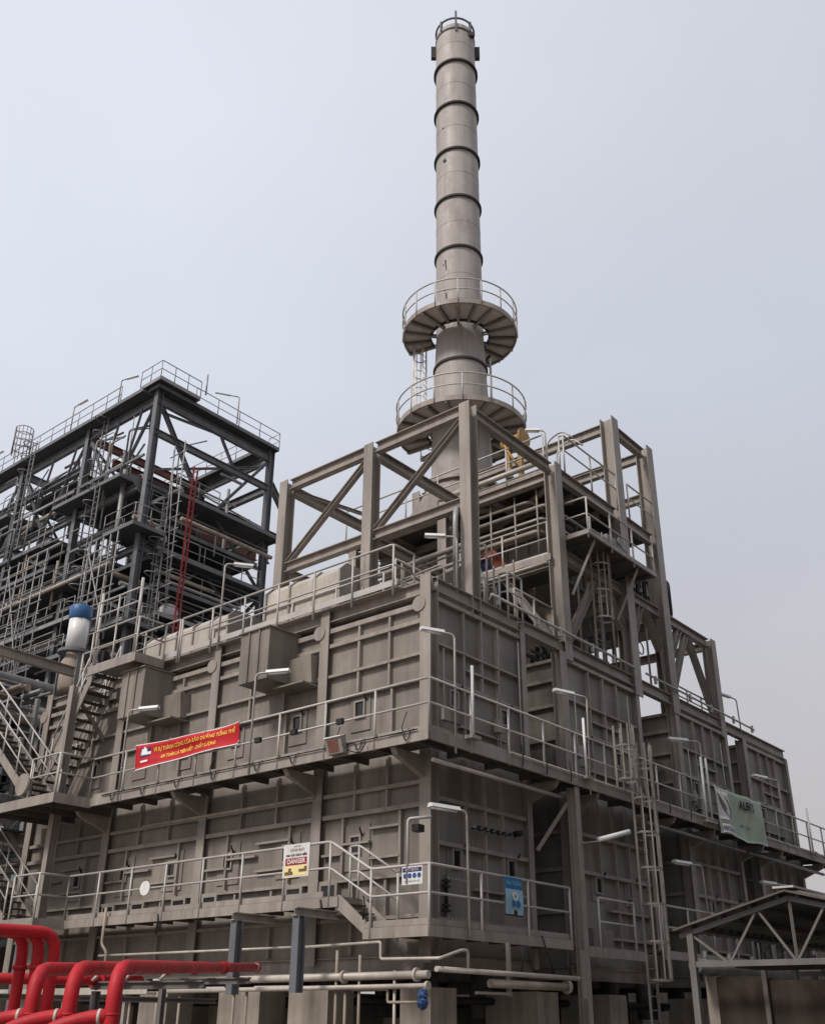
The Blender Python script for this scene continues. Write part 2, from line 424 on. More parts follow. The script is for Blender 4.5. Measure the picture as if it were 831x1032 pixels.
for i in range(4):
    a, b = posts[i][1] + .005, posts[i + 1][0] - .005
    hz += [(z, a, b, hh) for z, hh in ((10.33, .12), (9.93, .1), (9.14, .07), (8.52, .07), (7.3, .06), (6.22, .09), (5.74, .10), (4.32, .06), (3.5, .07))]
    n = 3; ys = [a + (b - a) * k / n for k in range(1, n)]
    vts += [(y, 9.97, 10.27) for y in ys] + [(y, 9.19, 9.87) for y in ys] + [(y, 8.57, 9.09) for y in ys] + [(y, 5.8, 6.17) for y in ys] + [(y, 6.28, 6.9) for y in ys]
    vts += [(y, 4.4, 5.68) for y in (a + (b - a) * .2, b - (b - a) * .22)]
    vts += [(y, 3.56, 4.26) for y in ys] + [(y, 2.8, 3.44) for y in ys] + [(a + (b - a) * .3, 7.35, 8.46)]
    for (f0, f1, z) in ((.2, .5, 5.38), (.2, .5, 4.74), (.78, .99, 4.9), (.5, .78, 5.1)):
        hz.append((z, a + (b - a) * f0, a + (b - a) * f1, .05))
ribs_x(c, cas, .16, -1, hz, vts, 0, 16, 0)
for y in (2.21, 4.31, 6.6, 8.7, 10.7, 12.87, 14.6): peep(c, 'X', y, 8.17)
for y in (2.22, 4.4, 6.5, 8.69, 10.78, 12.99, 14.9): peep(c, 'X', y, 5.07, .8, 1.0)
for y in (2.95, 4.05, 7.0, 8.2, 9.9, 11.2):
    o = MB().box(.03, y - .28, 3.98, .17, y + .28, 4.30).put('burner_box', STEEL, c)
    MB().box(.02, y - .2, 4.03, .029, y + .2, 4.25).put('dark_opening', GLASS, o)
# covers and end walls closing the slots between the boxes, with a painted shade panel
for (x0, x1, z) in ((3.93, 5.57, 10.62), (10.03, 12.32, 10.6), (16.33, 17.62, 10.6)):
    cc = cells[0 if x0 < 5 else (1 if x0 < 12 else 2)]
    MB().box(x0, 2.6, z - .3, x1, 15.8, z - .26).put('slot_cover', CASE, cc)
    MB().box(x0, 7.5, 2.7, x1, 7.6, 10.30).put('slot_end_wall', CASE, cc)
MB().box(10.03, .6, 8.85, 12.32, 1.6, 8.93).put('slot_shelf', CASE, cells[1])
MB().box(10.03, 1.6, 7.0, 12.32, 1.66, 8.92).put('painted_shade_panel', BLACK, cells[1])  # black panel painted in place of the deep shade in this slot
# bolted access door at the lower corner of the short wall
d = MB().box(.66, .10, 3.45, 1.5, .17, 4.33).put('access_door', CASE, c)
b = MB()
for z in (3.62, 3.72, 4.1, 4.2): b.box(.5, .04, z - .02, .72, .099, z + .02)
b.box(.60, .045, 3.6, .645, .095, 4.25)
b.put('hinge', BLACK, d)
b = MB()
for k in range(7):
    for x, z in ((.72 + k * .12, 4.27), (1.44, 3.5 + k * .12), (.72 + k * .12, 3.5)): b.disc((x, .095, z), (0, 1, 0), .018, .03, 6)
b.put('bolt', RAIL, d)
# peak roof edge: girder along the long side and roof plates
MB().ib((.15, .35, 10.74), (.15, YEND, 10.74), .32, .22).put('eaves_girder', STEEL, c)

# wind boxes (square hoods) on the long wall
for y0, lab in ((4.42, 'square ribbed hood jutting from the long wall above the right end of the red banner'), (9.5, 'square ribbed hood jutting from the long wall above the left end of the red banner')):
    t = thing('air_hood', lab, 'air hood', (-.4, y0 + .5, 9.1), 'hoods on the long furnace wall')
    MB().box(-.9, y0, 9.14, .155, y0 + 1.06, 10.47).put('hood_body', CASE, t)
    for k in (.33, .68): MB().box(-.94, y0 + k * 1.06 - .02, 9.15, -.899, y0 + k * 1.06 + .02, 10.46).put('hood_rib', CASE, t)
    MB().box(-.96, y0 - .05, 10.47, .155, y0 + 1.11, 10.50).put('hood_top', CASE, t)
    MB().prism([(-.22, y0 - .8, 9.75), (-.14, y0 - .8, 9.05), (.155, y0 - .8, 9.05), (.155, y0 - .8, 9.75)], (0, .795, 0)).put('damper_box', CASE, t)
    MB().box(-.5, y0 - .85, 8.96, .155, y0 + .2, 9.0).put('drip_tray', CASE, t)

# pale lagged header blocks on the roof
def lagged(x0, x1, y0, y1, z0, z1, lab, n):
    t = thing('lagged_header', lab, 'insulated duct', ((x0 + x1) / 2, (y0 + y1) / 2, z0), 'pale lagged ducts on the roof')
    b = MB(); ch = .22
    b.prism([(x0, y0, z0), (x0, y0, z1 - ch), (x0 + ch, y0, z1), (x1 - ch, y0, z1), (x1, y0, z1 - ch), (x1, y0, z0)], (0, y1 - y0, 0)).put('lagging', CREAM, t)
    for k in range(n + 1):
        y = y0 + (y1 - y0) * k / n
        MB().prism([(x0 - .05, y - .03, z0), (x0 - .05, y - .03, z1 - ch + .03), (x0 + ch - .02, y - .03, z1 + .05), (x1 - ch + .02, y - .03, z1 + .05), (x1 + .05, y - .03, z1 - ch + .03), (x1 + .05, y - .03, z0)], (0, .06, 0)).put('lagging_band', STEEL, t)
lagged(1.0, 2.6, 3.9, 6.8, 10.95, 12.75, 'pale lagged duct with ribs on the roof below the middle frame post', 3)
lagged(1.0, 2.6, 8.4, 12.4, 10.95, 12.5, 'long pale lagged duct on the roof near the upper stair landing', 5)
t = thing('crossover_duct', 'sloping grey duct rising from the roof into the upper furnace section', 'duct', (4.5, 6, 11), None)
for y0 in (3.2,):
    MB().prism([(2.7, y0, 10.9), (7.6, y0, 14.0), (7.6, y0, 15.4), (2.7, y0, 12.2)], (0, 3.9, 0)).put('duct_body', CASE, t)
    for k in range(1, 6):
        x = 2.7 + k * .82; z = 10.9 + k * .52
        MB().box(x - .03, y0 - .08, z, x + .03, y0 - .001, z + 1.35).put('duct_rib', CASE, t)

# ------------------------------------------------------------------ piers and under-structure
def pier(x0, y0, x1, y1, lab=None, z=2.15):
    o = MB().box(x0, y0, 0, x1, y1, z).put('concrete_pier', CONC)
    tag(o, lab or 'plain concrete pier deep in the dark space under the furnace', 'pier', 'concrete piers under the furnace')
pier(0, 0, .83, .78, 'concrete pier under the near corner of the furnace')
pier(0, 2.78, .8, 3.97, 'wide concrete pier under the left wall below the danger sign')
pier(0, 4.9, .8, 6.3, 'concrete pier under the left wall behind the end of the long red pipe')
pier(0, 8.2, .8, 9.3, 'concrete pier under the left wall behind the red elbows')
pier(3.75, 0, 4.63, 1.4, 'concrete pier under the right wall, second from the near corner')
pier(6.95, 0, 7.8, 1.4, 'concrete pier behind the foot of the caged ladder')
pier(12.4, 0, 13.2, 1.2, 'concrete pier beyond the caged ladder, partly hidden by the shelter')
for x in (4, 8.5, 13, 18):
    for y in (5.5, 10.5, 15): pier(x, y, x + .9, y + .9)
w = MB().box(-4, 17.2, 0, 30, 17.5, 2.5).put('concrete_wall', CONC); tag(w, 'low concrete wall seen far back in the dark under the furnace', 'wall')
w = MB().box(27, -1, 0, 27.3, 17.1, 4.2).put('block_wall', CONC); tag(w, 'concrete wall closing the far right end under the furnace', 'wall')
t = thing('burner_piping', 'dark burner pipes and drums hanging under the furnace floor', 'pipes', (8, 6, 0))
for k in range(9):
    y = 1.2 + k * 1.5
    MB().tube([(.9, y, 1.95), (21, y, 1.95)], .08, 8).put('pipe_run', BLACK, t)
for x in range(2, 21, 2):
    for y in (1.7, 4.7, 7.7):
        MB().lathe((x, y, 1.6), [(0.001, 0), (.25, 0), (.25, 1.1), (.001, 1.1)], 12).put('burner_drum', GRATE, t)

# ------------------------------------------------------------------ walkways
def joists_x(parent, X0, X1, ys, z, h=.13):
    for y in ys: MB().box(X0, y - .03, z - .04 - h, X1, y + .03, z - .041).put('joist', GRATE, parent)
def joists_y(parent, Y0, Y1, xs, z, h=.13):
    for x in xs: MB().box(x - .03, Y0, z - .04 - h, x + .03, Y1, z - .041).put('joist', GRATE, parent)

Z1 = 6.93
t = thing('upper_walkway', 'steel walkway wrapping both walls at mid height, carrying the red banner', 'walkway', (0, -.4, Z1))
deck(t, [(-1.1, -.85, -.02, 11.0), (-.02, -.85, 26.0, -.02), (-2.2, 11.0, -.02, 15.4)], Z1)
edge = [(-1.1, 11.0, Z1), (-1.1, -.85, Z1), (26, -.85, Z1)]
channel(t, edge, h=.22, z=-.09)
channel(t, [(-1.1, 11.0, Z1), (-2.2, 11.0, Z1), (-2.2, 15.4, Z1)], h=.26, z=-.10)
toe(t, [(-1.06, 10.96, Z1), (-1.06, -.81, Z1), (26, -.81, Z1)], h=.1)
guardrail(t, [(-2.16, 12.4, Z1), (-2.16, 11.04, Z1), (-1.12, 11.04, Z1)], step=1.0)
guardrail(t, [(-1.12, 11.04, Z1), (-1.12, -.87, Z1)], step=1.42)
guardrail(t, [(-1.12, -.87, Z1), (26, -.87, Z1)], step=1.42)
deck(t, [(3.95, -.02, 5.55, 15.5), (10.05, -.02, 12.3, 15.5), (16.35, -.02, 17.6, 15.5)], Z1 - .01, .06, name='gap_shade_deck')  # decks added across the gaps to darken the slots below
joists_x(t, -1.05, 0, [-.4 + 1.1 * k for k in range(11)], Z1)
joists_y(t, -.82, 0, [.6 + 1.4 * k for k in range(17)], Z1)
joists_x(t, -2.15, 0, [11.6, 12.5, 13.4, 14.3], Z1, .2)
for y in (.15, 3.4, 7.5, 11.7):
    MB().prism([(-1.0, y, 6.74), (0, y, 6.74), (0, y, 6.28), (-.9, y, 6.60)], (0, .14, 0)).put('bracket', STEEL, t)
for x in (3.8, 5.7, 9.9, 12.5, 16.2, 17.8, 21.7):
    MB().prism([(x, -.78, 6.74), (x, 0, 6.74), (x, 0, 6.3), (x, -.7, 6.60)], (.14, 0, 0)).put('bracket', STEEL, t)
# black cable loops and junction boxes along the edge
for k, y in enumerate((-.3, 1.05, 1.6, 3.05, 4.25, 5.8, 7.2, 8.6, 9.9)):
    b = MB(); x = -1.16
    b.tube([(x, y + .5, Z1 + .03), (x, y + .1, Z1 + .02), (x - .01, y + .04, Z1 - .15), (x - .01, y - .05, Z1 - .15), (x, y - .1, Z1 + .04), (x, y - .2, Z1 + .05)], .013, 6, bend=.06)
    if k in (0, 2, 5): b.tube([(x, y, Z1 + .45), (x - .05, y + .1, Z1 + .1), (x - .03, y + .02, Z1 - .02)], .012, 6, bend=.15)
    lp = b.put('cable_loop', BLACK, t)
    if k in (2, 4, 3): MB().obox((x - .02, y, Z1 + .56), (.04, 0, 0), (0, .09, 0), (0, 0, .06)).put('junction_box', BLACK, t)
MB().tube([(-1.17, 10.4, Z1 + .03), (-1.17, -.6, Z1 + .03)], .013, 6).put('edge_cable', BLACK, t)
MB().tube([(1.7, -.93, Z1 + .05), (25, -.93, Z1 + .05)], .022, 6).put('edge_conduit', RAIL, t)
b = MB()
for x in (2.1, 3.1, 4.15, 7.9, 9.3, 10.6, 13.5, 15.9): b.tube([(x, -.95, Z1 + .3), (x + .03, -.97, Z1 - .02), (x + .02, -.95, Z1 - .2)], .014, 6)
b.put('edge_clip', BLACK, t)

Z2, Z3 = 3.2, 3.85
t = thing('lower_walkway', 'lower steel walkway round the corner, carrying the danger sign and three short steps', 'walkway', (0, -.4, Z2))
deck(t, [(-1.1, -.85, -.02, .78), (-.02, -.85, 3.95, -.02)], Z2)
deck(t, [(-1.1, 1.55, -.02, 11.4), (-2.0, 11.4, -.02, 15.0)], Z3, name='raised_deck')
channel(t, [(-1.1, .78, Z2), (-1.1, -.85, Z2), (3.95, -.85, Z2), (3.95, 0, Z2)], h=.2, z=-.11)
channel(t, [(-1.1, 11.4, Z3), (-1.1, 1.55, Z3), (-.3, 1.55, Z3)], h=.2, z=-.11)
channel(t, [(-1.1, 11.4, Z3), (-2.0, 11.4, Z3), (-2.0, 15.0, Z3)], h=.24, z=-.11)
toe(t, [(-1.07, .75, Z2), (-1.07, -.82, Z2), (3.92, -.82, Z2)], h=.12, z=.0)
toe(t, [(-1.07, 11.4, Z3), (-1.07, 2.0, Z3)], h=.12, z=.0)
guardrail(t, [(-1.12, 11.4, Z3), (-1.12, 1.78, Z3), (-1.12, .62, Z2), (-1.12, -.87, Z2), (3.93, -.87, Z2)], step=1.45, bend=.1)
guardrail(t, [(-1.12, 11.4, Z3), (-2.0, 11.4, Z3), (-2.0, 12.6, Z3)], step=.9)
guardrail(t, [(-.38, 1.9, Z3), (-.38, 1.65, Z3), (-.38, .55, Z2)], step=1.4, bend=.1)
joists_x(t, -1.05, 0, [1.9 + .8 * k for k in range(12)], Z3)
joists_y(t, -.82, 0, [.4, 1.2, 2.0, 2.8, 3.6], Z2); joists_x(t, -1.05, 0, [-.4, .3], Z2)
for k in range(3): MB().box(-1.05, .92 + k * .22, Z2 + .14 + k * .17, -.42, 1.16 + k * .22, Z2 + .17 + k * .17).put('tread', GRATE, t)
for x in (-1.1, -.38): MB().prism([(x, .74, Z2 - .16), (x, .62, Z2 + .02), (x, 1.50, Z3 + .02), (x, 1.75, Z3 - .02), (x, 1.7, Z3 - .2), (x, 1.6, Z3 - .22)], (.035, 0, 0)).put('stringer', STEEL, t)
b = MB()
for y in (.8, 2.0, 7.4): b.tube([(-1.14, y, Z3 - .05), (-1.17, y - .06, Z3 - .22), (-1.16, y - .02, Z3 - .5)], .02, 6)
b.put('edge_cable', BLACK, t)

t = thing('service_platform', 'short platform on a pale channel beside the caged ladder', 'platform', (6, -.45, 3.1))
deck(t, [(4.75, -.85, 7.4, -.02)], 3.1); channel(t, [(4.75, -.85, 3.1), (7.4, -.85, 3.1)], h=.22, z=-.10)
guardrail(t, [(5.2, -.87, 3.1), (6.9, -.87, 3.1)], step=1.6)
MB().box(5.35, -.6, 3.12, 6.3, -.1, 3.55).put('tool_locker', CASE, t)
t = thing('lower_far_walkway', 'lower walkway beyond the caged ladder, half hidden by the shelter roof', 'walkway', (14, -.45, 3.2))
deck(t, [(8.4, -.85, 22, -.02)], 3.2); channel(t, [(8.4, -.85, 3.2), (22, -.85, 3.2)], h=.2); guardrail(t, [(8.4, -.87, 3.2), (22, -.87, 3.2)], step=1.5)

# pipe under the upper walkway, both sides of the corner
def pipe(lab, pts, r, m, cat='pipe', bend=.12, n=10, group=None, name='pipe', flanges=(), kids=()):
    o = MB().tube(pts, r, n, bend=bend).put(name, m); tag(o, lab, cat, group)
    for p, d in flanges:
        MB().disc(p, d, r * 1.75, .05, 14).put('flange', m, o)
    return o
pipe('long white pipe under the mid walkway along the right wall near the corner', [(-.7, -.62, 6.42), (4.2, -.62, 6.42)], .045, CREAM)
pipe('white pipe under the mid walkway beyond the caged ladder', [(8.5, -.62, 6.42), (15, -.62, 6.42)], .045, GREYP)
pipe('dull pipe under the mid walkway at the far right of the row', [(15.3, -.62, 6.42), (22, -.62, 6.42)], .05, GREYP)
pipe('thin pale pipe under the mid walkway along the left wall', [(-.35, 9.5, 6.15), (-.35, 3.1, 6.15)], .04, TAN)

# column and brace holding the walkway right of the corner
t = thing('walkway_column', 'grey steel column with a diagonal brace between the two nearest furnace boxes', 'column', (4.6, -.75, 0))
MB().ib((4.62, -.72, 0), (4.62, -.72, 6.7), .24, .2, (0, 1, 0)).put('column_shaft', STEEL, t)
MB().bar((4.6, -.6, 6.4), (3.95, -.05, 5.2), .09, .06).put('brace', STEEL, t)
MB().box(4.35, -1.0, 0, 4.9, -.45, .05).put('base_plate', STEEL, t)

# ------------------------------------------------------------------ caged ladder and white poles on the right wall
caged_ladder('caged_ladder', 'tall caged ladder rising from the ground to the walkway on the right wall', (6.95, -1.2, 0), (6.95, -1.2, 8.1), (1, 0, 0), (0, -1, 0), .42, 2.45, LADDER, .36)
caged_ladder('upper_cage', 'small caged ladder frame standing on the mid walkway left of the tall ladder', (6.35, -1.1, 6.9), (6.35, -1.1, 8.5), (1, 0, 0), (0, -1, 0), .36, .2, LADDER, .32)
def wpole(lab, x, y, z0, z1, r=.045):
    r = min(r, .034); t = thing('white_pole', lab, 'pole', (x, y, z0), 'white upright poles on the mid walkway')
    MB().tube([(x, y, z0), (x, y, z1)], r, 10).put('tube', WHITE, t)
    MB().box(x - .16, y - .1, z0 - .08, x + .16, y + .1, z0 - .005).put('foot_bracket', STEEL, t)
wpole('short white pole on the rail just right of the near corner', .27, -.95, 7.06, 8.62)
wpole('white pole on the walkway above the braced column', 4.93, -.95, 7.0, 8.46)
wpole('white pole beside the top of the caged ladder', 7.55, -.95, 7.0, 8.46)
wpole('pair of white poles left of the green banner, nearer one', 11.7, -.95, 6.9, 8.75, .035)
wpole('pair of white poles left of the green banner, farther one', 12.05, -.95, 6.9, 8.78, .035)
wpole('white pole near the far end of the mid walkway', 20.3, -.95, 7.0, 8.5)

# ------------------------------------------------------------------ lamps
lamp('bent-pole lamp at the near corner, just above the mid walkway rail', (-.24, -.87, 6.6), (-.24, -.87, 9.22), (-.98, -.52, 9.22), .55)
lamp('bent-pole lamp standing by the braced column on the right wall', (5.2, -.87, 6.6), (5.32, -.87, 9.11), (4.29, -.55, 9.11), .62)
lamp('bent-pole lamp on the roof above the near corner', (1.15, .1, 10.9), (1.17, .1, 12.43), (.63, .68, 12.43), .5)
lamp('bent-pole lamp in front of the right-hand hood on the left wall', (-1.15, 4.53, 6.75), (-1.15, 4.53, 9.19), (-.8, 3.72, 9.19), .6)
lamp('bent-pole lamp in front of the left-hand hood on the left wall', (-1.15, 9.66, 6.75), (-1.15, 9.66, 9.18), (-.82, 8.78, 9.18), .6)
lamp('tall lamp rising from the roof edge in front of the dark tower', (-.2, 7.3, 10.7), (-.2, 7.3, 13.26), (.44, 6.84, 13.26), .55)
lamp('lamp on a bent pole over the lower walkway corner', (.1, -.9, 3.05), (.06, -.9, 5.45), (-.89, -.7, 5.45), .75)
lamp('lamp on a bent pole above the mid walkway, left of the green banner', (11.97, -.87, 6.7), (11.97, -.87, 9.27), (11.05, -.3, 9.27), .65)
lamp('lamp on a bent pole above the right edge of the green banner', (18.1, -.87, 6.7), (18.1, -.87, 9.13), (16.8, -.53, 9.13), .7)
lamp('lamp on a bent pole on the roof at the right end against the sky', (17.65, 0.02, 10.9), (17.59, 0.02, 12.08), (16.6, .19, 12.08), .6)
lamp('lamp on a bent pole under the mid walkway beyond the caged ladder', (11.2, -.9, 3.2), (11.09, -.9, 5.54), (9.8, -.68, 5.54), .75)
lamp('lamp with a curved arm just above the shelter ridge', (17.55, -.9, 3.2), (17.55, -.9, 5.6), (16.1, -.59, 5.6), .75)
lamp('lamp by the upper deck rail under the chimney, against the sky', (6.1, .38, 16.7), (6.1, .38, 18.0), (5.72, .85, 18.0), .42)
t = thing('column_lamp', 'slanting white tube lamp fixed to the braced column', 'lamp', (4.8, -.85, 5.35))
MB().tube([(4.66, -.83, 5.38), (5.1, -1.15, 5.46)], .022, 8).put('arm', STEEL, t)
MB().tube([(5.02, -1.09, 5.48), (5.75, -1.55, 5.72)], .062, 10).put('housing', WHITE, t)
t = thing('bracket_pipe', 'bent pipe with a small loudspeaker at the near corner of the lower walkway', 'pole', (-1.15, -.35, 3.9))
MB().tube([(-1.15, -.35, 3.95), (-1.15, -.35, 5.19), (-.9, -.75, 5.22)], .03, 8, bend=.08).put('pole', RAIL, t)
MB().obox((-.95, -.45, 5.02), (.1, 0, 0), (0, .08, 0), (0, 0, .07)).put('speaker', BLACK, t)

# ------------------------------------------------------------------ signs and banners
def flat_sign(t, o, u, v, w, h, m, name, t_=.012):
    """thin board: o = lower left corner, u right, v up"""
    o, u, v = V(o), V(u).normalized(), V(v).normalized(); n = u.cross(v)
    return MB().obox(o + u * w / 2 + v * h / 2 - n * t_ / 2, u * w / 2, v * h / 2, n * t_ / 2).put(name, m, t)
# danger sign, on the rail of the raised lower walkway: faces -X, right = -Y
sx = -1.165
t = thing('danger_sign', 'white and yellow sign with a red DANGER panel hung on the lower walkway rail', 'sign', (sx, 2.8, 4.3))
u, v = V((0, -1, 0)), V((0, 0, 1)); O = V((sx, 3.16, 4.30)); W, H = .80, .69
flat_sign(t, O, u, v, W, H, BWHITE, 'board', .02)
nrm = u.cross(v)
pt = lambda a, b, k=.004: O + u * a + v * b + nrm * k
def patch(a0, b0, a1, b1, m, name, k=.003):
    MB().add([pt(a0, b0, k), pt(a1, b0, k), pt(a1, b1, k), pt(a0, b1, k)], [(0, 1, 2, 3)]).put(name, m, t)
patch(.05, .03, W - .05, .24, BYPALE, 'yellow_panel'); patch(.08, .25, W - .07, .40, BREDP, 'red_panel')
patch(.07, .05, .32, .12, BBROWN, 'picture', .006); patch(.18, .12, .27, .19, BBROWN, 'picture', .006); patch(.5, .1, .74, .16, BBROWN, 'picture', .006); patch(.66, .16, .74, .21, BBROWN, 'picture', .006)
text_mesh('DANGER', .135, lambda x, y: pt(.41 + x, .325 + y, .008), BWHITE, t, 'lettering', bold=.004)
text_mesh('KHU VỰC NGUY HIỂM', .062, lambda x, y: pt(.41 + x, .455 + y, .008), BBLACK, t, 'lettering', bold=.002)
text_mesh('CẢNH BÁO', .085, lambda x, y: pt(.43 + x, .56 + y, .008), BBROWN, t, 'lettering')
text_mesh('NHÀ MÁY', .05, lambda x, y: pt(.43 + x, .635 + y, .008), BBROWN, t, 'lettering')
# small white equipment sign at the corner
t = thing('safety_sign', 'small white sign with a dark header and four blue discs at the near corner rail', 'sign', (sx, -.5, 3.9))
O = V((sx, -.22, 3.93)); W, H = .52, .34
flat_sign(t, O, u, v, W, H, BWHITE, 'board', .015)
patch(.02, .235, W - .02, .315, BNAVY, 'header')
for k in range(4):
    MB().disc(pt(.085 + k * .117, .165, .004), nrm, .047, .004, 16).put('blue_disc', BCIRC, t)
text_mesh('BẮT BUỘC', .07, lambda x, y: pt(.26 + x, .275 + y, .006), BWHITE, t, 'lettering')
text_mesh('PHẢI MANG BẢO HỘ', .04, lambda x, y: pt(.26 + x, .06 + y, .006), BCIRC, t, 'lettering')
# blue hanging poster on the right side rail: faces -Y, right = +X
t = thing('hanging_poster', 'blue hanging poster with a white round figure on the lower right rail', 'poster', (1.65, -.93, 3.6))
def pos(a, b, k=0.0): return V((1.31 + a + .03 * (1 - b / .72), -.925 - k - .02 * math.sin(b * 5), 3.56 + b))
def cloth(m, a0, a1, b0, b1, name, k=0.0, thick=.006, n=10):
    b = MB(); vs = []; fs = []
    for i in range(n + 1):
        bb = b0 + (b1 - b0) * i / n
        for a in (a0, a1): vs += [pos(a, bb, k), pos(a, bb, k - thick)]
    for i in range(n):
        q = i * 4; fs += [(q, q + 2, q + 6, q + 4), (q + 1, q + 5, q + 7, q + 3), (q, q + 4, q + 5, q + 1), (q + 2, q + 3, q + 7, q + 6)]
    fs += [(0, 1, 3, 2), (n * 4, n * 4 + 2, n * 4 + 3, n * 4 + 1)]
    return b.add(vs, fs).put(name, m, t)
cloth(BSKY, 0, .62, 0, .5, 'poster_sheet'); cloth(BTEAL, 0, .62, .5, .74, 'poster_header')
cloth(BBLACK, -.01, .63, -.03, 0.0, 'weight_bar', .004, .02)
MB().disc(pos(.30, .36, .02), (0, -1, .1), .095, .006, 18).put('print_disc', BWHITE, t)
MB().disc(pos(.30, .36, .026), (0, -1, .1), .03, .006, 12).put('print_dot', BTEAL, t)
MB().disc(pos(.25, .21, .014), (0, -1, .1), .06, .006, 12).put('print_blot', BTEAL, t)
MB().disc(pos(.42, .21, .014), (0, -1, .1), .075, .006, 12).put('print_blot', BTEAL, t)
MB().disc(pos(.33, .04, .008), (0, -1, 0), .06, .006, 12).put('print_disc', BBLACK, t)
text_mesh('AN TOÀN', .12, lambda x, y: pos(.31 + x, .62 + y, .010), BSKY, t, 'lettering')
# long red banner on the mid walkway rail: faces -X
t = thing('red_banner', 'long red banner with yellow lettering tied to the mid walkway rail', 'banner', (-1.2, 7, 7.45))
def bp(a, b, k=0.0):
    """a 0..4.1 from left to right, b 0..1 from the lower hem to the upper hem"""
    f = a / 4.1; zt = 8.08 - .04 * f - .055 * math.sin(math.pi * f); zb = 7.44 + .10 * f
    y = 9.02 - a * (1 - .0 * b) - .07 * (1 - b) * (1 if a < 2 else -1) * abs(f - .5) * 2
    x = -1.205 - k - .04 * math.sin(a * 2.6 + b * 2.2) * (0.3 + f) - .025 * math.sin(b * 7 + a * .9) * math.sin(math.pi * f)
    return V((x, y, zb + (zt - zb) * b))
def bsheet(m, a0, a1, b0, b1, name, k=0.0, na=60, nb=8, thick=.006):
    b = MB(); vs = []; fs = []; st = nb + 1
    for side in (0, 1):
        for i in range(na + 1):
            for j in range(nb + 1): vs.append(bp(a0 + (a1 - a0) * i / na, b0 + (b1 - b0) * j / nb, k - side * thick))
    o = (na + 1) * st
    for i in range(na):
        for j in range(nb):
            q = i * st + j; fs.append((q, q + st, q + st + 1, q + 1)); q += o; fs.append((q, q + 1, q + st + 1, q + st))
    for i in range(na):
        for j in (0, nb): q = i * st + j; fs.append((q, q + st, q + st + o, q + o))
    for i in (0, na):
        for j in range(nb): q = i * st + j; fs.append((q, q + 1, q + 1 + o, q + o))
    b.add(vs, fs, True); return b.put(name, m, t)
bsheet(BANNER, 0, 4.1, 0, 1, 'banner_cloth')
for (y, z) in ((9.05, 8.06), (9.0, 7.46), (7.6, 8.02), (6.2, 7.98), (4.93, 8.04), (4.9, 7.54)): MB().tube([(-1.25, y, z - .03), (-1.2, y, z + .05), (-1.09, y, z + .02), (-1.2, y + .03, z - .06)], .01, 5).put('tie_cord', BWHITE, t)
bsheet(BWHITE, 0, 4.1, -.045, -.002, 'hem', .001, 60, 1); bsheet(BWHITE, 0, 4.1, 1.002, 1.035, 'hem', .001, 60, 1)
bsheet(BNAVY, .22, .62, .45, .86, 'logo_field', .006, 6, 4)
for (a0, a1, b0, b1) in ((.27, .50, .66, .80), (.25, .66, .54, .66), (.36, .44, .8, .88)): bsheet(BWHITE, a0, a1, b0, b1, 'logo_mark', .012, 4, 2, .004)
bsheet(BWHITE, .24, .56, .22, .30, 'logo_caption', .008, 4, 1, .004)
text_mesh('VÌ SỰ THÀNH CÔNG CỦA BẢO DƯỠNG TỔNG THỂ', .168, lambda x, y: bp(2.36 + x * .80, .66 + y * 1.5 + .02, .014), BYEL, t, 'lettering', bold=.005)
text_mesh('AN TOÀN LÀ TRÊN HẾT - CHẤT LƯỢNG', .15, lambda x, y: bp(2.2 + x * .80, .30 + y * 1.6, .014), BYEL, t, 'lettering', bold=.005)
# green banner on the far right rail: faces -Y
t = thing('green_banner', 'pale green banner with a leaf emblem tied to the far right walkway rail', 'banner', (14, -.95, 6.7))
def gp(a, b, k=0.0):
    f = a / 3.6; zt = 8.02 - .03 * math.sin(math.pi * f); zb = 6.62 + .03 * math.sin(f * 9)
    return V((12.25 + a + .12 * (1 - b) * (1 - f) + .1 * (1 - b), -1.01 - k - .04 * math.sin(a * 2.1 + b * 3) - .03 * math.sin(a * 5 - b * 4), zb + (zt - zb) * b))
bp_keep = bp; bp = gp
bsheet(BGREEN, 0, 3.6, 0, 1, 'banner_cloth', 0, 40, 14)
bsheet(BWHITE, .05, .95, .30, .93, 'emblem_field', .012, 10, 8, .004)
def outline(pts, m, name, k):
    b = MB(); c0 = (sum(p[0] for p in pts) / len(pts), sum(p[1] for p in pts) / len(pts))
    vs = [gp(*c0, k)] + [gp(p[0], p[1], k) for p in pts]; n = len(pts)
    b.add(vs, [(0, i + 1, (i + 1) % n + 1) for i in range(n)]).put(name, m, t)
leaf = [(.25, .88), (.42, .80), (.62, .62), (.78, .40), (.82, .30), (.62, .36), (.40, .48), (.27, .66)]
outline(leaf, BLEAF, 'leaf_print', .022)
outline([(.72, .84), (.86, .76), (.98, .60), (1.0, .42), (.93, .36), (.90, .52), (.82, .70)], BLEAF, 'leaf_print', .022)
bsheet(BWHITE, .1, 1.1, .02, .2, 'label_strip', .014, 8, 3, .004)
text_mesh('ALERTS', .34, lambda x, y: gp(2.25 + x * .95, .76 + y * .72, .05), BBLACK, t, 'lettering', bold=.012)
text_mesh('AN TOÀN', .2, lambda x, y: gp(.55 + x, .11 + y * .7, .024), BCIRC, t, 'lettering')
text_mesh('HSE  -  TEAM', .14, lambda x, y: gp(1.95 + x, .30 + y * .72, .03), BBLACK, t, 'lettering')
bp = bp_keep
t = thing('instrument_row', 'row of small capped nozzles and a sampling pipe on the lower right wall', 'pipe fittings', (2.1, 0, 5.4))
MB().tube([(1.45, -.02, 5.42), (3.0, -.02, 5.42)], .025, 6).put('header_pipe', STEEL, t)
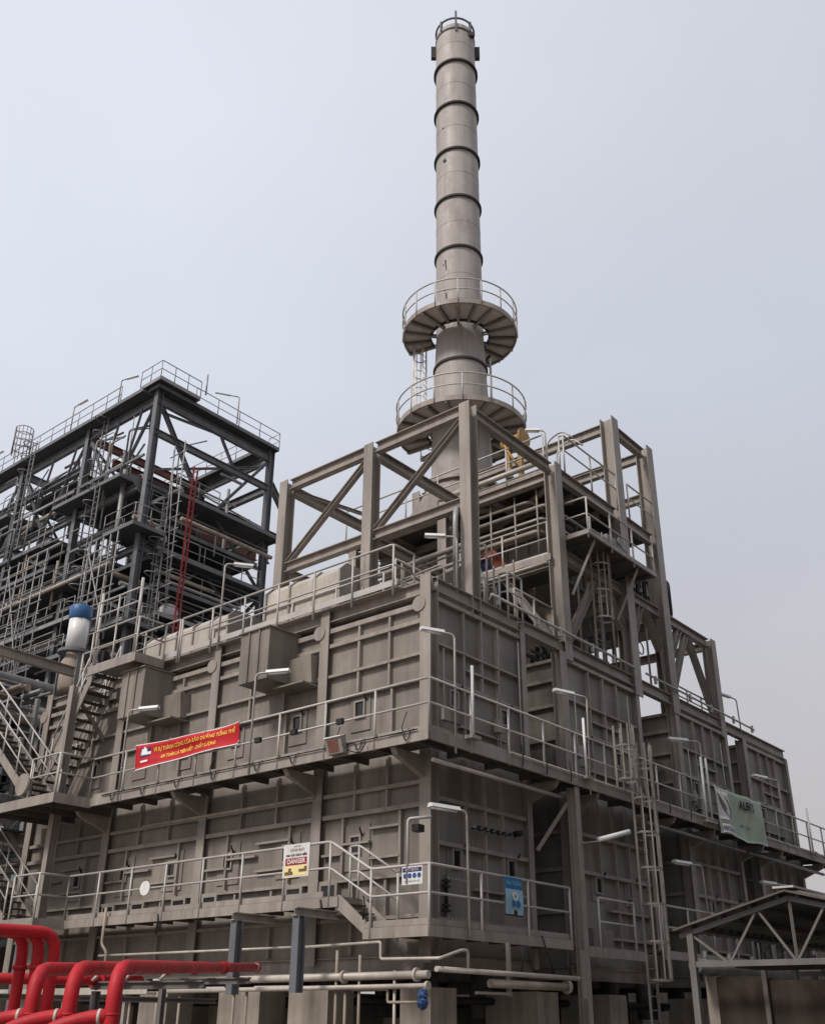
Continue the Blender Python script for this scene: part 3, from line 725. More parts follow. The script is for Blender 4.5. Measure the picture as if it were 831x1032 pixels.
for k in range(6): MB().tube([(1.6 + k * .24, .1, 5.42), (1.6 + k * .24, -.12, 5.42)], .035, 8).put('nozzle', BLACK, t)
MB().disc((3.25, .0, 5.5), (0, 1, 0), .07, .2, 10).put('cap', BLACK, t)
t = thing('wall_conduits', 'thin conduits and junction boxes running down the right wall above the mid walkway', 'conduit', (2, 0, 7))
for x, z0, z1 in ((.48, 7.0, 9.3), (2.55, 7.0, 8.7), (3.55, 7.0, 10.3), (6.2, 7.0, 9.6), (9.2, 7.0, 10.2), (13.0, 7, 9.4), (15.6, 7, 10.1)): MB().tube([(x, .0, z0), (x, .0, z1)], .018, 6).put('conduit', RAIL if x > 3 else STEEL, t)
for x, z in ((.48, 7.75), (2.55, 7.9), (6.2, 8.0), (13.0, 7.9)): MB().box(x - .12, -.09, z - .16, x + .12, .02, z + .16).put('junction_box', STEEL, t)
# floodlight hanging on the mid rail
t = thing('flood_lamp', 'hooded floodlight box hung outside the mid walkway rail above the danger sign', 'lamp', (-1.3, 1.5, 6.8))
MB().prism([(-1.22, 1.85, 7.18), (-1.38, 1.85, 7.08), (-1.28, 1.85, 6.76), (-1.18, 1.85, 6.76)], (0, -.48, 0)).put('housing', STEEL, t)
MB().prism([(-1.375, 1.78, 7.05), (-1.385, 1.78, 7.04), (-1.295, 1.78, 6.79), (-1.285, 1.78, 6.78)], (0, -.3, 0)).put('lamp_glass', RUST, t)
MB().bar((-1.39, 1.86, 7.10), (-1.39, 1.36, 7.10), .025, .04).put('hood_lip', WHITE, t)
MB().tube([(-1.4, 1.3, 6.9), (-1.45, 1.0, 6.68), (-1.3, .85, 6.66), (-1.2, .8, 6.9)], .014, 6, bend=.2).put('cable', BLACK, t)
# grey disc on the lower rail
t = MB().disc((-1.17, 7.98, 4.42), (1, .1, 0), .17, .03, 20).put('round_cover', WHITE); tag(t, 'pale round lid hung on the lower walkway rail at left', 'lid')
# ------------------------------------------------------------------ upper support frame
t = F = thing('steel_framework', 'pale steel frame of columns and beams standing on the furnace roof under the chimney', 'steel frame', (6, 2, 10.85))
def col(x, y, z0, z1, d=.36, w=.34, side=(1, 0, 0)): return MB().ib((x, y, z0), (x, y, z1), d, w, side, .03, .02).put('column', STEEL, F)
def beam(p, q, d=.34, w=.22, m=None): return MB().ib(p, q, d, w, (0, 0, 1), .024, .016).put('beam', m or STEEL, F)
def brace(p, q, s=.16, m=None): return MB().ib(p, q, s, s, (0, 0, 1), .014, .012).put('brace', m or STEEL, F)
for x, a, b in ((.2, 3.75, 0), (3.9, 5.75, 0), (5.8, 9.8, 0), (10.2, 12.3, 0), (12.7, 16.0, 0), (16.3, 17.9, 0), (17.9, 21.8, 0)):
    beam((x, .12, 10.84), (a if x == .2 else (a if a > x else b), .12, 10.84), .34, .2)
for y in (.2, 3.66, 7.2): col(1.87, y, 10.5, 16.72)
col(6.1, .2, 10.5, 16.72, .4, .36, (0, 1, 0))
for x in (10.0, 12.5): col(x, .2, 10.4, 20.25, .46, .44, (0, 1, 0))
col(16.15, .2, 10.4, 13.95, .38, .36, (0, 1, 0))
beam((1.87, .4, 16.56), (1.87, 3.46, 16.56)); beam((1.87, 3.86, 16.56), (1.87, 7.0, 16.56))
beam((1.87, .4, 13.74), (1.87, 3.46, 13.74), .3); beam((1.87, 3.86, 13.74), (1.87, 7.0, 13.74), .3)
for y in (.2, 3.66, 7.2): beam((2.07, y, 16.52), (5.9, y, 16.52), .3)
for y in (3.66, 7.2): beam((2.07, y, 13.70), (7.5, y, 13.70), .26)
brace((1.87, 3.75, 16.35), (1.87, 6.95, 13.92)); brace((1.87, .35, 16.35), (1.87, 3.45, 13.92))
brace((1.95, 7.0, 16.4), (4.45, 6.35, 16.38), .1)
for y in (4.3, 8.2): col(6.1, y, 10.9, 16.2, .36, .34)
beam((6.1, .4, 16.45), (6.1, 8.6, 16.45), .46, .26); beam((6.1, .4, 13.55), (6.1, 8.4, 13.55), .3)
beam((6.3, .2, 16.5), (9.78, .2, 16.5), .38); beam((10.25, .2, 16.5), (12.27, .2, 16.5), .38); pass
beam((6.3, .2, 13.80), (9.78, .2, 13.80), .32); beam((10.25, .2, 13.80), (12.27, .2, 13.80), .32); beam((12.73, .2, 13.78), (15.95, .2, 13.78), .32)
# lifting beams on the two tall columns
for x in (10.0, 12.5):
    beam((x, .42, 19.95), (x, 8.4, 19.95), .34); beam((x, .42, 18.3), (x, 8.4, 18.3), .3)
    col(x, 8.6, 16.3, 20.2, .4, .36)
beam((10.2, .2, 19.95), (12.3, .2, 19.95), .34)
# flared gussets and V struts low on the tall columns
for x in (10.0, 12.5):
    MB().prism([(x - .23, .17, 10.9), (x + .23, .17, 10.9), (x + .30, .17, 12.2), (x + .55, .17, 12.9), (x - .55, .17, 12.9), (x - .30, .17, 12.2)], (0, .06, 0)).put('gusset', STEEL, F)
    brace((x - .35, .2, 12.5), (x - 1.35, .2, 13.65), .22); brace((x + .35, .2, 12.5), (x + (1.2 if x > 11 else .95), .2, 13.65), .22)
brace((15.95, .2, 11.0), (14.35, .2, 13.6), .2); brace((16.0, 4.2, 11.0), (14.35, 4.2, 13.6), .2)
brace((12.75, .2, 11.1), (14.2, .2, 13.6), .18)
for y in (4.3,):
    col(16.15, y, 10.9, 13.95); col(12.5, y, 10.9, 16.2); col(10.0, y, 10.9, 16.2)
    beam((10.2, y, 13.8), (12.3, y, 13.8), .3); beam((12.7, y, 13.8), (15.95, y, 13.8), .3)
beam((16.15, .4, 13.75), (16.15, 4.1, 13.75), .28); beam((12.5, .42, 13.5), (12.5, 4.1, 13.5), .3); beam((10, .42, 13.5), (10, 4.1, 13.5), .3)
brace((6.1, .5, 11.2), (6.1, 2.0, 13.4), .2); brace((6.4, .2, 11.2), (8.2, .2, 13.64), .2)
brace((6.1, 4.1, 11.2), (6.1, 2.3, 13.4), .2)
for y in (2.4, 4.6, 6.8): beam((6.25, y, 16.3), (12.6, y, 16.3), .26)
for x in (7.6, 9.1, 11.2): beam((x, .4, 16.28), (x, 8.4, 16.28), .2)
brace((6.2, 3.4, 16.2), (7.5, .4, 16.1), .12); brace((7.7, 3.4, 16.15), (6.3, .6, 16.1), .12)

# convection section
t = thing('convection_box', 'ribbed steel upper furnace section on columns below the chimney', 'furnace', (11, 5, 14.0))
cas = MB().box(7.7, 1.5, 14.0, 14.9, 8.4, 16.1).put('casing', CASE, t)
b = MB()
for z in (14.1, 14.75, 15.4, 16.0): b.box(7.58, 1.5, z - .05, 7.71, 8.4, z + .05)
for y in (2.2, 3.0, 3.8, 4.6, 5.4, 6.2, 7.0, 7.8): b.box(7.62, y - .03, 14.02, 7.71, y + .03, 16.08)
for z in (14.1, 14.75, 15.4, 16.0): b.box(7.7, 1.38, z - .05, 14.9, 1.51, z + .05)
for k in range(9): b.box(8.2 + k * .8 - .03, 1.42, 14.02, 8.2 + k * .8 + .03, 1.51, 16.08)
b.put('wall_rib', CASE, cas)
for k in range(14):
    x = 8.0 + k * .48
    MB().tube([(x, .9, 14.2), (x, .62, 14.4), (x, .62, 15.7), (x, .9, 15.9)], .07, 8, bend=.2).put('return_bend', BLACK, t)
t = thing('breeching', 'steel flue box and transition below the chimney base', 'duct', (11, 7.3, 16.7))
MB().box(9.2, 5.2, 16.75, 12.8, 9.4, 18.7).put('flue_box', CASE, t)
b = MB()
for z in (17.2, 17.9, 18.6): b.box(9.1, 5.1, z - .05, 12.9, 9.5, z + .05)
for y in (6, 6.9, 7.8, 8.7): b.box(9.13, y - .03, 16.8, 9.21, y + .03, 18.68)
for x in (10, 10.8, 11.6, 12.3): b.box(x - .03, 5.13, 16.8, x + .03, 5.21, 18.68)
b.put('flue_rib', CASE, t)
vs = []; n = 24
for k in range(n):
    a = 2 * math.pi * (k + .5) / n; cx, cy = math.cos(a), math.sin(a); s = 1 / max(abs(cx), abs(cy))
    vs += [(11 + cx * s * 1.75, 7.3 + cy * s * 1.75, 18.66), (11 + cx * 1.32, 7.33 + cy * 1.32, 20.2)]
MB().add(vs, [(2 * k, 2 * ((k + 1) % n), 2 * ((k + 1) % n) + 1, 2 * k + 1) for k in range(n)]).put('transition_cone', CASE, t)
# valves and pipes lurking in the open bay under the convection box
t = thing('manifold_pipes', 'tangle of dark pipes and valve wheels in the open bay between the tall columns', 'pipes', (9, 2, 10.9))
r2 = random.Random(3)
for k in range(26):
    x = r2.uniform(6.8, 12.2); y = r2.uniform(.9, 3.9); z0 = r2.uniform(10.9, 11.5); z1 = r2.uniform(12.4, 13.9)
    if r2.random() < .5: MB().tube([(x, y, z0), (x, y, z1)], r2.uniform(.025, .09), 8).put('riser', r2.choice([STEEL, DARK, RAIL]), t)
    else:
        z = r2.uniform(11.2, 13.6); MB().tube([(x - r2.uniform(.8, 2.4), y, z), (x + r2.uniform(.8, 2.2), y, z), (x + 2.2, y, z - .5)], r2.uniform(.03, .09), 8, bend=.15).put('pipe_run', r2.choice([STEEL, DARK, DARK]), t)
for (x, z) in ((11.6, 12.5), (11.3, 13.1), (8.6, 12.3)):
    MB().tube([(x + .2 * math.cos(a), .6, z + .2 * math.sin(a)) for a in [2 * math.pi * k / 14 for k in range(14)]], .022, 6, closed=True).put('valve_wheel', DARK, t)
MB().tube([(7.7, 2.2, 14.1), (7.7, 2.2, 13.1), (7.0, 1.0, 12.3), (7.0, .9, 10.8)], .16, 12, bend=.4).put('elbow_pipe', TAN, t)

# upper deck and its rails
Z = 16.72
t = thing('upper_deck', 'railed steel deck on top of the frame at the foot of the chimney', 'platform', (6.2, .4, Z))
deck(t, [(6.1, .3, 9.75, 8.8), (9.75, .45, 12.75, 8.8)], Z + .02)
channel(t, [(6.02, 8.8, Z), (6.02, .3, Z)], h=.2, z=-.12)
pr = MB().tube([(5.93, 4.4, Z + .14), (5.93, .5, Z + .14)], .085, 10).put('edge_pipe', CREAM, t)
guardrail(t, [(6.0, 8.6, Z), (6.0, .42, Z)], step=1.45)
guardrail(t, [(6.4, .1, Z), (6.4, -.05, Z), (9.6, -.05, Z)], step=1.3)
guardrail(t, [(10.4, -.05, Z), (12.2, -.05, Z)], step=1.0); pass
g = MB().tube([(7.0, .9, Z), (7.0, .9, Z + 1.5), (7.0, .3, Z + 1.7), (7.0, -.05, Z + 1.3)], .03, 8, bend=.3).put('ladder_hoop', RAIL, t)
MB().tube([(7.6, .9, Z), (7.6, .9, Z + 1.5), (7.6, .3, Z + 1.7), (7.6, -.05, Z + 1.3)], .03, 8, bend=.3).put('ladder_hoop', RAIL, t)
for (x, y, h) in ((6.8, 2.2, .9), (7.3, 1.5, .7), (7.8, 2.8, 1.1), (8.4, 1.4, .6)):
    b = MB().tube([(x, y, Z), (x, y, Z + h)], .07, 8); b.disc((x, y, Z + h * .6), (0, 0, 1), .14, .08, 10)
    b.tube([(x, y, Z + h - .1), (x + .5, y + .2, Z + h - .1), (x + .5, y + .2, Z)], .05, 8, bend=.1); b.put('valve', GREYP, t)
Zm = 13.72
t = thing('middle_gallery', 'railed gallery with a sagging edge pipe behind the near frame post', 'platform', (6.2, 2, Zm))
deck(t, [(6.0, .35, 7.6, 8.2)], Zm); channel(t, [(5.94, 4.0, Zm), (5.94, .35, Zm)], h=.2, z=-.05)
guardrail(t, [(5.96, 3.6, Zm), (5.96, .42, Zm)], step=1.5); toe(t, [(6.0, 3.6, Zm), (6.0, .42, Zm)], m=RAIL)
MB().tube([(5.85, 3.7, Zm - .28), (5.85, 2.0, Zm - .27), (5.85, .4, Zm - .24)], .05, 8).put('edge_pipe', CREAM, t)
t = thing('draped_sheet', 'folded orange and navy sheet bundled behind the gallery rail', 'sheet', (6.6, 3.0, Zm))
vs = []; fs = []; n = 14
def sheet(m, a0, a1, r0, r1, dx, name):
    vs = []; fs = []
    for side in (0, .03):
        for i in range(n + 1):
            a = a0 + (a1 - a0) * i / n
            for r in (r0, r1): vs.append((6.55 + dx + side + .05 * math.sin(a * 6), 3.5 - r * math.cos(a), Zm + .15 + r * math.sin(a)))
    o = 2 * (n + 1)
    for i in range(n):
        q = 2 * i; fs += [(q, q + 2, q + 3, q + 1), (q + o, q + 1 + o, q + 3 + o, q + 2 + o), (q, q + o, q + 2 + o, q + 2), (q + 1, q + 3, q + 3 + o, q + 1 + o)]
    fs += [(0, 1, 1 + o, o), (2 * n, 2 * n + o, 2 * n + 1 + o, 2 * n + 1)]
    MB().add(vs, fs).put(name, m, t)
sheet(NAVY, 0.02, 1.7, .1, .80, 0, 'navy_fold'); sheet(ORANGE, .3, 1.3, .83, 1.2, .06, 'orange_fold')

Zc = 14.35
t = thing('side_balcony', 'dark bracketed balcony cantilevered from the frame towards the right', 'platform', (8.2, -.2, Zc))
deck(t, [(6.35, -.72, 10.45, .42)], Zc, .06); channel(t, [(6.35, .3, Zc), (6.35, -.72, Zc), (10.45, -.72, Zc), (10.45, .3, Zc)], h=.14, z=-.03)
guardrail(t, [(6.37, .1, Zc), (6.37, -.7, Zc), (10.43, -.7, Zc)], step=1.3)
for x in (6.9, 9.5): MB().bar((x, -.62, Zc - .06), (x - .35, .05, Zc - 1.75), .07, .07).put('strut', STEEL, t)
joists_y(t, -.68, .4, [6.9, 7.8, 8.7, 9.6, 10.2], Zc - .02, .1)
b = MB().tube([(7.2, -.3, Zc), (7.2, -.3, Zc + .9)], .05, 8); b.tube([(7.2, -.3, Zc + .5), (9.4, -.3, Zc + .5)], .05, 8); b.obox((8.3, -.3, Zc + .5), (.28, 0, 0), (0, .12, 0), (0, 0, .12)); b.disc((9.0, -.34, Zc + .72), (0, 1, 0), .15, .04, 14); b.put('valve_assembly', GREYP, t)
caged_ladder('caged_ladder', 'small caged ladder in the shade below the dark balcony', (7.9, .02, 11.0), (7.9, .02, 14.9), (1, 0, 0), (0, -1, 0), .42, 1.2, STEEL, .34)
t = thing('hanging_pipework', 'pipes and rails hung in the shade between the gallery and the upper deck', 'pipes', (7, 1, 13.7))
for k, (y, z, r) in enumerate(((.6, 15.6, .06), (.75, 15.2, .04), (.9, 14.8, .08), (1.2, 15.9, .05))): MB().tube([(6.3, y + 2.6, z), (6.3, y, z), (9.4, y, z), (9.4, y, z - 1.2)], r, 8, bend=.2).put('pipe_run', (STEEL, RAIL, TAN, STEEL)[k], t)
for y in (.9, 1.7, 2.6, 3.4): MB().tube([(6.25, y, 13.75), (6.25, y, 16.2)], .03, 6).put('riser', STEEL, t)
for (x, y) in ((7.4, .35), (8.6, .32), (9.3, .3), (10.7, .35), (11.5, .3)): MB().tube([(x, y, 11.0), (x, y, 13.6), (x + .5, y + .3, 13.9)], .035, 6, bend=.2).put('riser', STEEL, t)
t = thing('yellow_hoist', 'yellow hoist standing on the upper deck under the chimney platform', 'hoist', (7.6, 2.4, Z))
MB().box(7.45, 2.62, Z, 7.6, 2.77, Z + 2.1).put('post', YELLOW, t); MB().box(7.45, 2.15, Z, 7.6, 2.3, Z + 2.1).put('post', YELLOW, t)
MB().tube([(7.52, 2.05, Z + 2.3), (7.52, 2.85, Z + 2.3)], .25, 14).put('drum', YELLOW, t); MB().disc((7.45, 2.02, Z + 2.3), (0, 1, 0), .34, .06, 18).put('wheel', YELLOW, t)
MB().tube([(7.3, 2.2, Z + 1.2), (7.3, 2.7, Z + 2.2)], .04, 6).put('lever', YELLOW, t)

# roof rails on the furnace top
Zr = 10.9
t = thing('roof_walkway', 'railed walkway along the top edge of the long left furnace wall', 'walkway', (0, 6, Zr))
deck(t, [(-.12, .9, .95, 11.9)], Zr, .03, STEEL)
toe(t, [(-.14, 12.0, Zr), (-.14, .9, Zr)], RAIL, .03, .16, .02)
guardrail(t, [(-.17, 9.0, Zr), (-.17, 1.0, Zr), (.6, 1.0, Zr)], step=1.42)
guardrail(t, [(-.17, 14.0, Zr), (-.17, 9.1, Zr)], step=1.42); guardrail(t, [(.95, 9.0, Zr), (.95, 2.3, Zr)], step=1.6)
pass
t = thing('roof_conduit', 'clamped conduit and low gate rail along the roof edge of the right wall', 'conduit', (10, -.1, 11))
MB().tube([(2.3, -.1, 11.2), (9.7, -.1, 11.2)], .04, 8).put('conduit_run', RAIL, t); MB().tube([(10.4, -.1, 11.2), (18.6, -.1, 11.15)], .035, 8).put('conduit_run', RAIL, t)
for x in (2.6, 4.4, 5.5, 7.2, 8.4, 11, 13.4, 15, 16.8, 18.4): MB().box(x - .035, -.14, 11.01, x + .035, -.06, 11.26).put('clamp', RAIL, t)
guardrail(t, [(3.1, .2, 11.0), (3.1, -.05, 11.0), (3.75, -.05, 11.0)], step=.6, name='gate_rail'); guardrail(t, [(13.2, .4, 11.0), (16.5, .4, 11.0)], h=.7, step=1.2, name='low_rail')
t = thing('roof_pipes', 'thin pipes and small vents standing on the roof behind the near corner', 'pipes', (2, 1, 10.9))
MB().tube([(1.45, .35, 10.9), (1.45, .35, 13.3), (1.9, .6, 13.75), (2.4, 1.2, 13.75)], .07, 8, bend=.3).put('riser', GREYP, t)
MB().tube([(2.9, .5, 10.9), (2.9, .5, 11.9), (3.4, 1.2, 12.9)], .06, 10, bend=.3).put('vent_pipe', GREYP, t)
for (x, z, y0, y1, r) in ((2.5, 12.5, .5, 7.4, .05), (2.7, 12.9, .3, 6.8, .03), (3.1, 13.3, .9, 7.8, .08), (3.5, 12.0, .6, 5.5, .04), (1.3, 11.9, .6, 3.6, .03)): MB().tube([(x, y1, z - .2), (x, y0, z), (x, y0, 10.9)], r, 8, bend=.2).put('pipe_run', STEEL, t)
for (x, y, h) in ((1.2, 1.9, 1.4), (2.1, 2.6, 1.9), (2.6, 1.4, 1.1), (3.3, .5, 1.6), (.8, 2.9, .8), (4.4, .6, 2.2), (5.1, 1.0, 1.5)): MB().tube([(x, y, 10.8), (x, y, 10.9 + h), (x + .3, y + .2, 10.9 + h)], .03, 6, bend=.1).put('riser', STEEL, t)
guardrail(t, [(.6, 1.6, 10.95), (3.0, 1.6, 10.95), (3.0, 3.4, 10.95)], step=1.2)
guardrail(t, [(4.0, .35, 10.95), (5.9, .35, 10.95)], step=1.0)
for (y, z) in ((.9, 11.35), (1.3, 11.6)): MB().tube([(.9, y, z), (5.4, y, z)], .05, 8).put('pipe_run', GREYP, t)

# ------------------------------------------------------------------ chimney
SX, SY = 11.05, 7.27
t = thing('chimney', 'tall grey banded steel chimney rising above the furnace', 'chimney', (SX, SY, 20.2))
MB().lathe((SX, SY, 0), [(1.22, 20.2), (1.20, 22.2), (1.13, 24.4), (1.0, 27.6), (.955, 45.9), (.94, 46.0), (.88, 46.0), (.88, 44.5)], 56).put('shell', STACK, t)
MB().annulus((SX, SY, 0), 1.15, 1.5, 20.18, 20.3).put('base_flange', STEEL, t)
for z in (25.92, 28.9, 31.83, 34.72, 37.59, 40.5, 43.35): MB().annulus((SX, SY, 0), .9, 1.075 if z > 27 else 1.14, z - .05, z + .05).put('stiffening_ring', RING, t)
MB().annulus((SX, SY, 0), 1.15, 1.28, 22.95, 23.03).put('stiffening_ring', RING, t)
for z in (30.4, 33.3, 36.2, 39.1, 41.9, 44.7): MB().annulus((SX, SY, 0), .9, 1.0 - (z - 27.6) * .0025 + .008, z - .015, z + .015).put('weld_seam', STACK, t)
MB().annulus((SX, SY, 0), .9, .985, 45.6, 45.7).put('rim_band', RING, t)
R1 = V((.642, -.767, 0)); FR = V((-.767, -.642, 0))
MB().tube([V((SX, SY, 46.35)) + (R1 * math.cos(a) + FR * math.sin(a)) * .95 for a in [2 * math.pi * k / 28 for k in range(28)]], .05, 8, closed=True).put('top_rail', HANG, t)
for s in (-1, 1):
    c = V((SX, SY, 45.0)) + R1 * s * 1.07
    MB().obox(c, R1 * .13, FR * .10, V((0, 0, .38))).put('trunnion', RING, t)
for k, a in enumerate((1.5708, .75, 2.4, 3.9, 5.3)):
    e = R1 * math.cos(a) + FR * math.sin(a)
    c = V((SX, SY, 46.1)) + e * .965
    MB().obox(c, e * .05, e.cross(V((0, 0, 1))) * .05, V((0, 0, .7 if k == 0 else .32))).put('lug', HANG, t)
c = V((SX, SY, 45.5)) + (R1 * .78 + FR * .68) * .98
MB().obox(c, R1 * .14, FR * .1, V((0, 0, .13))).put('lug_box', RING, t)
for (ax, z, r) in ((-.62, 37.0, .09), (-.70, 31.0, .03), (-.68, 39.1, .03), (-.64, 29.6, .05)):
    e = (R1 * ax + FR * math.sqrt(1 - ax * ax)); MB().disc(V((SX, SY, z)) + e * .96, e, r, .1, 12).put('nozzle', BLACK, t)
for (ax, z0, z1) in ((-.62, 30.6, 31.2), (-.6, 27.9, 29.4)):
    e = (R1 * ax + FR * math.sqrt(1 - ax * ax)); MB().tube([V((SX, SY, z0)) + e * 1.0 + R1 * .1 * (z1 - z0), V((SX, SY, z1)) + e * 1.0], .035, 6).put('tapping', RING, t)
e = R1 * .93 + FR * .35
MB().tube([V((SX, SY, 23.7)) + e * 1.3, V((SX, SY, 26.3)) + e * 1.3], .05, 8).put('drain_pipe', RAIL, t)

def ring_platform(label, z, r0, r1, g0, g1, nrib):
    """g0, g1: the gap of the ring, as angles from the camera's right towards the camera"""
    t = thing('ring_platform', label, 'platform', (SX, SY, z), 'ring platforms on the chimney')
    base = math.atan2(R1.y, R1.x)
    # angle a (right -> front) maps to world angle base - a, since FR is clockwise of R1
    A = lambda a: V((R1.x * math.cos(a) + FR.x * math.sin(a), R1.y * math.cos(a) + FR.y * math.sin(a), 0))
    w0, w1 = base - g0, base - (g1 - 2 * math.pi)   # world sweep that leaves the gap out
    lo, hi = min(w0, w1), max(w0, w1)
    MB().annulus((SX, SY, 0), r0, r1, z - .03, z, base - g0, base - g1 + 2 * math.pi, 64).put('deck', PDECK, t)
    MB().annulus((SX, SY, 0), r1 - .02, r1 + .05, z - .12, z + .10, base - g0, base - g1 + 2 * math.pi, 64).put('edge_channel', STEEL, t)
    MB().annulus((SX, SY, 0), r0 - .02, r0 + .04, z - .14, z + .02, base - g0, base - g1 + 2 * math.pi, 64).put('inner_channel', RING, t)
    span = 2 * math.pi - (g1 - g0)
    for k in range(nrib + 1):
        a = g1 + span * k / nrib; e = A(a); c0 = V((SX, SY, z - .11))
        MB().ib(c0 + e * (r0 - .3 if k % 2 else r0), c0 + e * (r1 + .01), .15, .11).put('radial_beam', STEEL if k % 2 else LADDER, t)
    P = lambda r, h: [V((SX, SY, z + h)) + A(g1 + span * k / 56) * r for k in range(57)]
    rr = r1 + .06
    g = MB().tube(P(rr, 1.1), .032, 8).put('guardrail', RAIL, t); MB().tube(P(rr, .58), .028, 8).put('mid_rail', RAIL, g)
    for k in range(15):
        e = A(g1 + span * k / 14) * rr; MB().tube([V((SX, SY, z - .15)) + e, V((SX, SY, z + 1.1)) + e], .03, 6).put('rail_post', RAIL, g)
    for a in (4.4, 5.6):
        e = A(a); MB().bar(V((SX, SY, z - 1.1)) + e * 1.05, V((SX, SY, z - .18)) + e * (r0 + .5), .1, .08).put('knee_brace', RING, t)
    return A
AF = ring_platform('upper ring platform with a round handrail on the chimney', 27.75, 1.22, 2.36, math.radians(208), math.radians(250), 17)
ring_platform('lower, wider ring platform on the chimney just above the frame', 23.0, 1.38, 2.56, math.radians(214), math.radians(232), 19)
e = AF(math.radians(203)); f = e.cross(V((0, 0, 1)))
p = V((SX, SY, 23.0)) + e * 1.62
caged_ladder('chimney_ladder', 'caged ladder on the left side of the chimney between its two ring platforms', p, p + V((0, 0, 5.7)), f, e, .42, 1.6, RAIL, .36)
# ------------------------------------------------------------------ stairs at the left end
stair('steel_stairs', 'upper flight of stairs climbing from the mid walkway platform out of the left edge', (-2.05, 12.5, 7.0), (-2.05, 17.2, 10.6), (.85, 0, 0), 16)
stair('steel_stairs', 'lower flight of stairs climbing from the low walkway out of the left edge', (-2.0, 12.9, 3.9), (-2.0, 17.4, 7.0), (.85, 0, 0), 15)
stair('steel_stairs', 'steep flight of stairs under the roof landing at the left end of the wall', (-1.0, 14.1, 7.2), (-1.0, 11.9, 10.85), (.8, 0, 0), 15)
t = thing('stair_landing', 'small railed landing at roof height above the left-hand hood', 'platform', (-.6, 11, 10.85))
deck(t, [(-1.15, 9.7, -.18, 11.95)], 10.86, .05, STEEL); channel(t, [(-1.15, 11.95, 10.86), (-1.15, 9.7, 10.86), (-.2, 9.7, 10.86)], h=.26, z=-.11)
guardrail(t, [(-1.15, 11.95, 10.86), (-1.15, 9.72, 10.86), (-.2, 9.72, 10.86)], step=1.1)
guardrail(t, [(-1.15, 11.9, 12.0), (-1.15, 9.8, 12.0)], h=.9, step=1.1, name='upper_rail')
for y in (11.8, 9.85): MB().tube([(-1.12, y, 10.86), (-1.12, y, 13.2)], .045, 8).put('corner_pole', RAIL, t)
t = thing('stair_column', 'pale steel column carrying the left-hand stairs, with a crossbeam to the wall', 'column', (-1.1, 12.62, 0))
MB().ib((-1.1, 12.62, 0), (-1.1, 12.62, 10.45), .24, .22, (1, 0, 0)).put('column_shaft', STEEL, t)
MB().ib((-.98, 12.62, 10.3), (.9, 12.62, 10.3), .26, .18).put('crossbeam', STEEL, t)
MB().bar((-.95, 12.62, 10.1), (.3, 12.62, 8.9), .1, .08).put('knee_brace', STEEL, t)
t = thing('stair_column', 'pale steel column of the stairs nearer the left edge', 'column', (-2.3, 17.5, 0))
MB().ib((-2.3, 17.5, 0), (-2.3, 17.5, 11.2), .28, .26, (1, 0, 0)).put('column_shaft', STEEL, t)
MB().ib((-2.2, 17.5, 10.7), (-.2, 17.5, 10.7), .26, .18).put('crossbeam', STEEL, t)
t = MB().disc((-2.22, 12.62, 7.35), (1, 0, 0), .3, .12, 20).put('cable_reel', STEEL); tag(t, 'round cable reel on the platform at the foot of the upper stairs', 'reel')
b = MB().ib((-4.5, 15.0, 11.75), (.2, 15.0, 11.7), .3, .2).put('cross_girder', STEEL); tag(b, 'long pale girder crossing in front of the pipe rack at the left edge', 'beam')

# ------------------------------------------------------------------ pipe rack behind the stairs
NPOST = [60]
def add_rail_simple(parent, path, m, step=1.5, h=1.1):
    g = MB().tube([V(p) + V((0, 0, h)) for p in path], .03, 6).put('guardrail', m, parent)
    MB().tube([V(p) + V((0, 0, h * .5)) for p in path], .026, 6).put('mid_rail', m, g)
    b = MB()
    for p in seg_points(path, step):
        if NPOST[0] < 100: MB().tube([p, p + V((0, 0, h))], .028, 5).put('rail_post', m, g); NPOST[0] += 1
        else: b.tube([p, p + V((0, 0, h))], .028, 5)
    if b.v: b.put('rail_post', m, g, kind='stuff')
r3 = random.Random(11)
t = thing('pipe_rack', 'crowded steel pipe rack behind the stairs at the left edge', 'pipe rack', (1, 22, 0))
for x in (-4.5, -1.2, 2.4, 6.0):
    for y in (18.5, 22.5, 26.0): MB().ib((x, y, 0), (x, y, 13.0 if y > 19 else 10.6), .3, .28, (1, 0, 0)).put('column', STEEL if y < 20 else DARK, t)
for z in (4.2, 6.9, 9.6, 11.6, 12.9):
    for y in ((18.5, 22.5, 26.0) if z < 10 else (22.5, 26.0)): MB().ib((-4.5, y, z), (6, y, z), .3, .2).put('beam', STEEL if y < 20 else DARK, t)
    for x in (-4.5, -1.2, 2.4, 6.0): MB().ib((x, 18.6 if z < 10 else 22.6, z - .32), (x, 25.9, z - .32), .26, .18).put('beam', DARK, t)
    for k in range(5):
        y = r3.uniform(18.8 if z < 10 else 21.5, 25.5); rr = r3.choice([.06, .1, .14, .2])
        MB().tube([(-6.5, y, z + .16 + rr), (6.4, y, z + .16 + rr)], rr, 10).put('pipe_run', r3.choice([TAN, GREYP, CREAM, DARK]), t)
    for k in range(4):
        x = r3.uniform(-4.2, 5.6); rr = r3.choice([.05, .09, .13])
        MB().tube([(x, 17.9 if z < 10 else 21, z - .1), (x, 26, z - .1), (x, 26, z - 1.4)], rr, 10, bend=.3).put('pipe_run', r3.choice([TAN, GREYP, STEEL]), t)
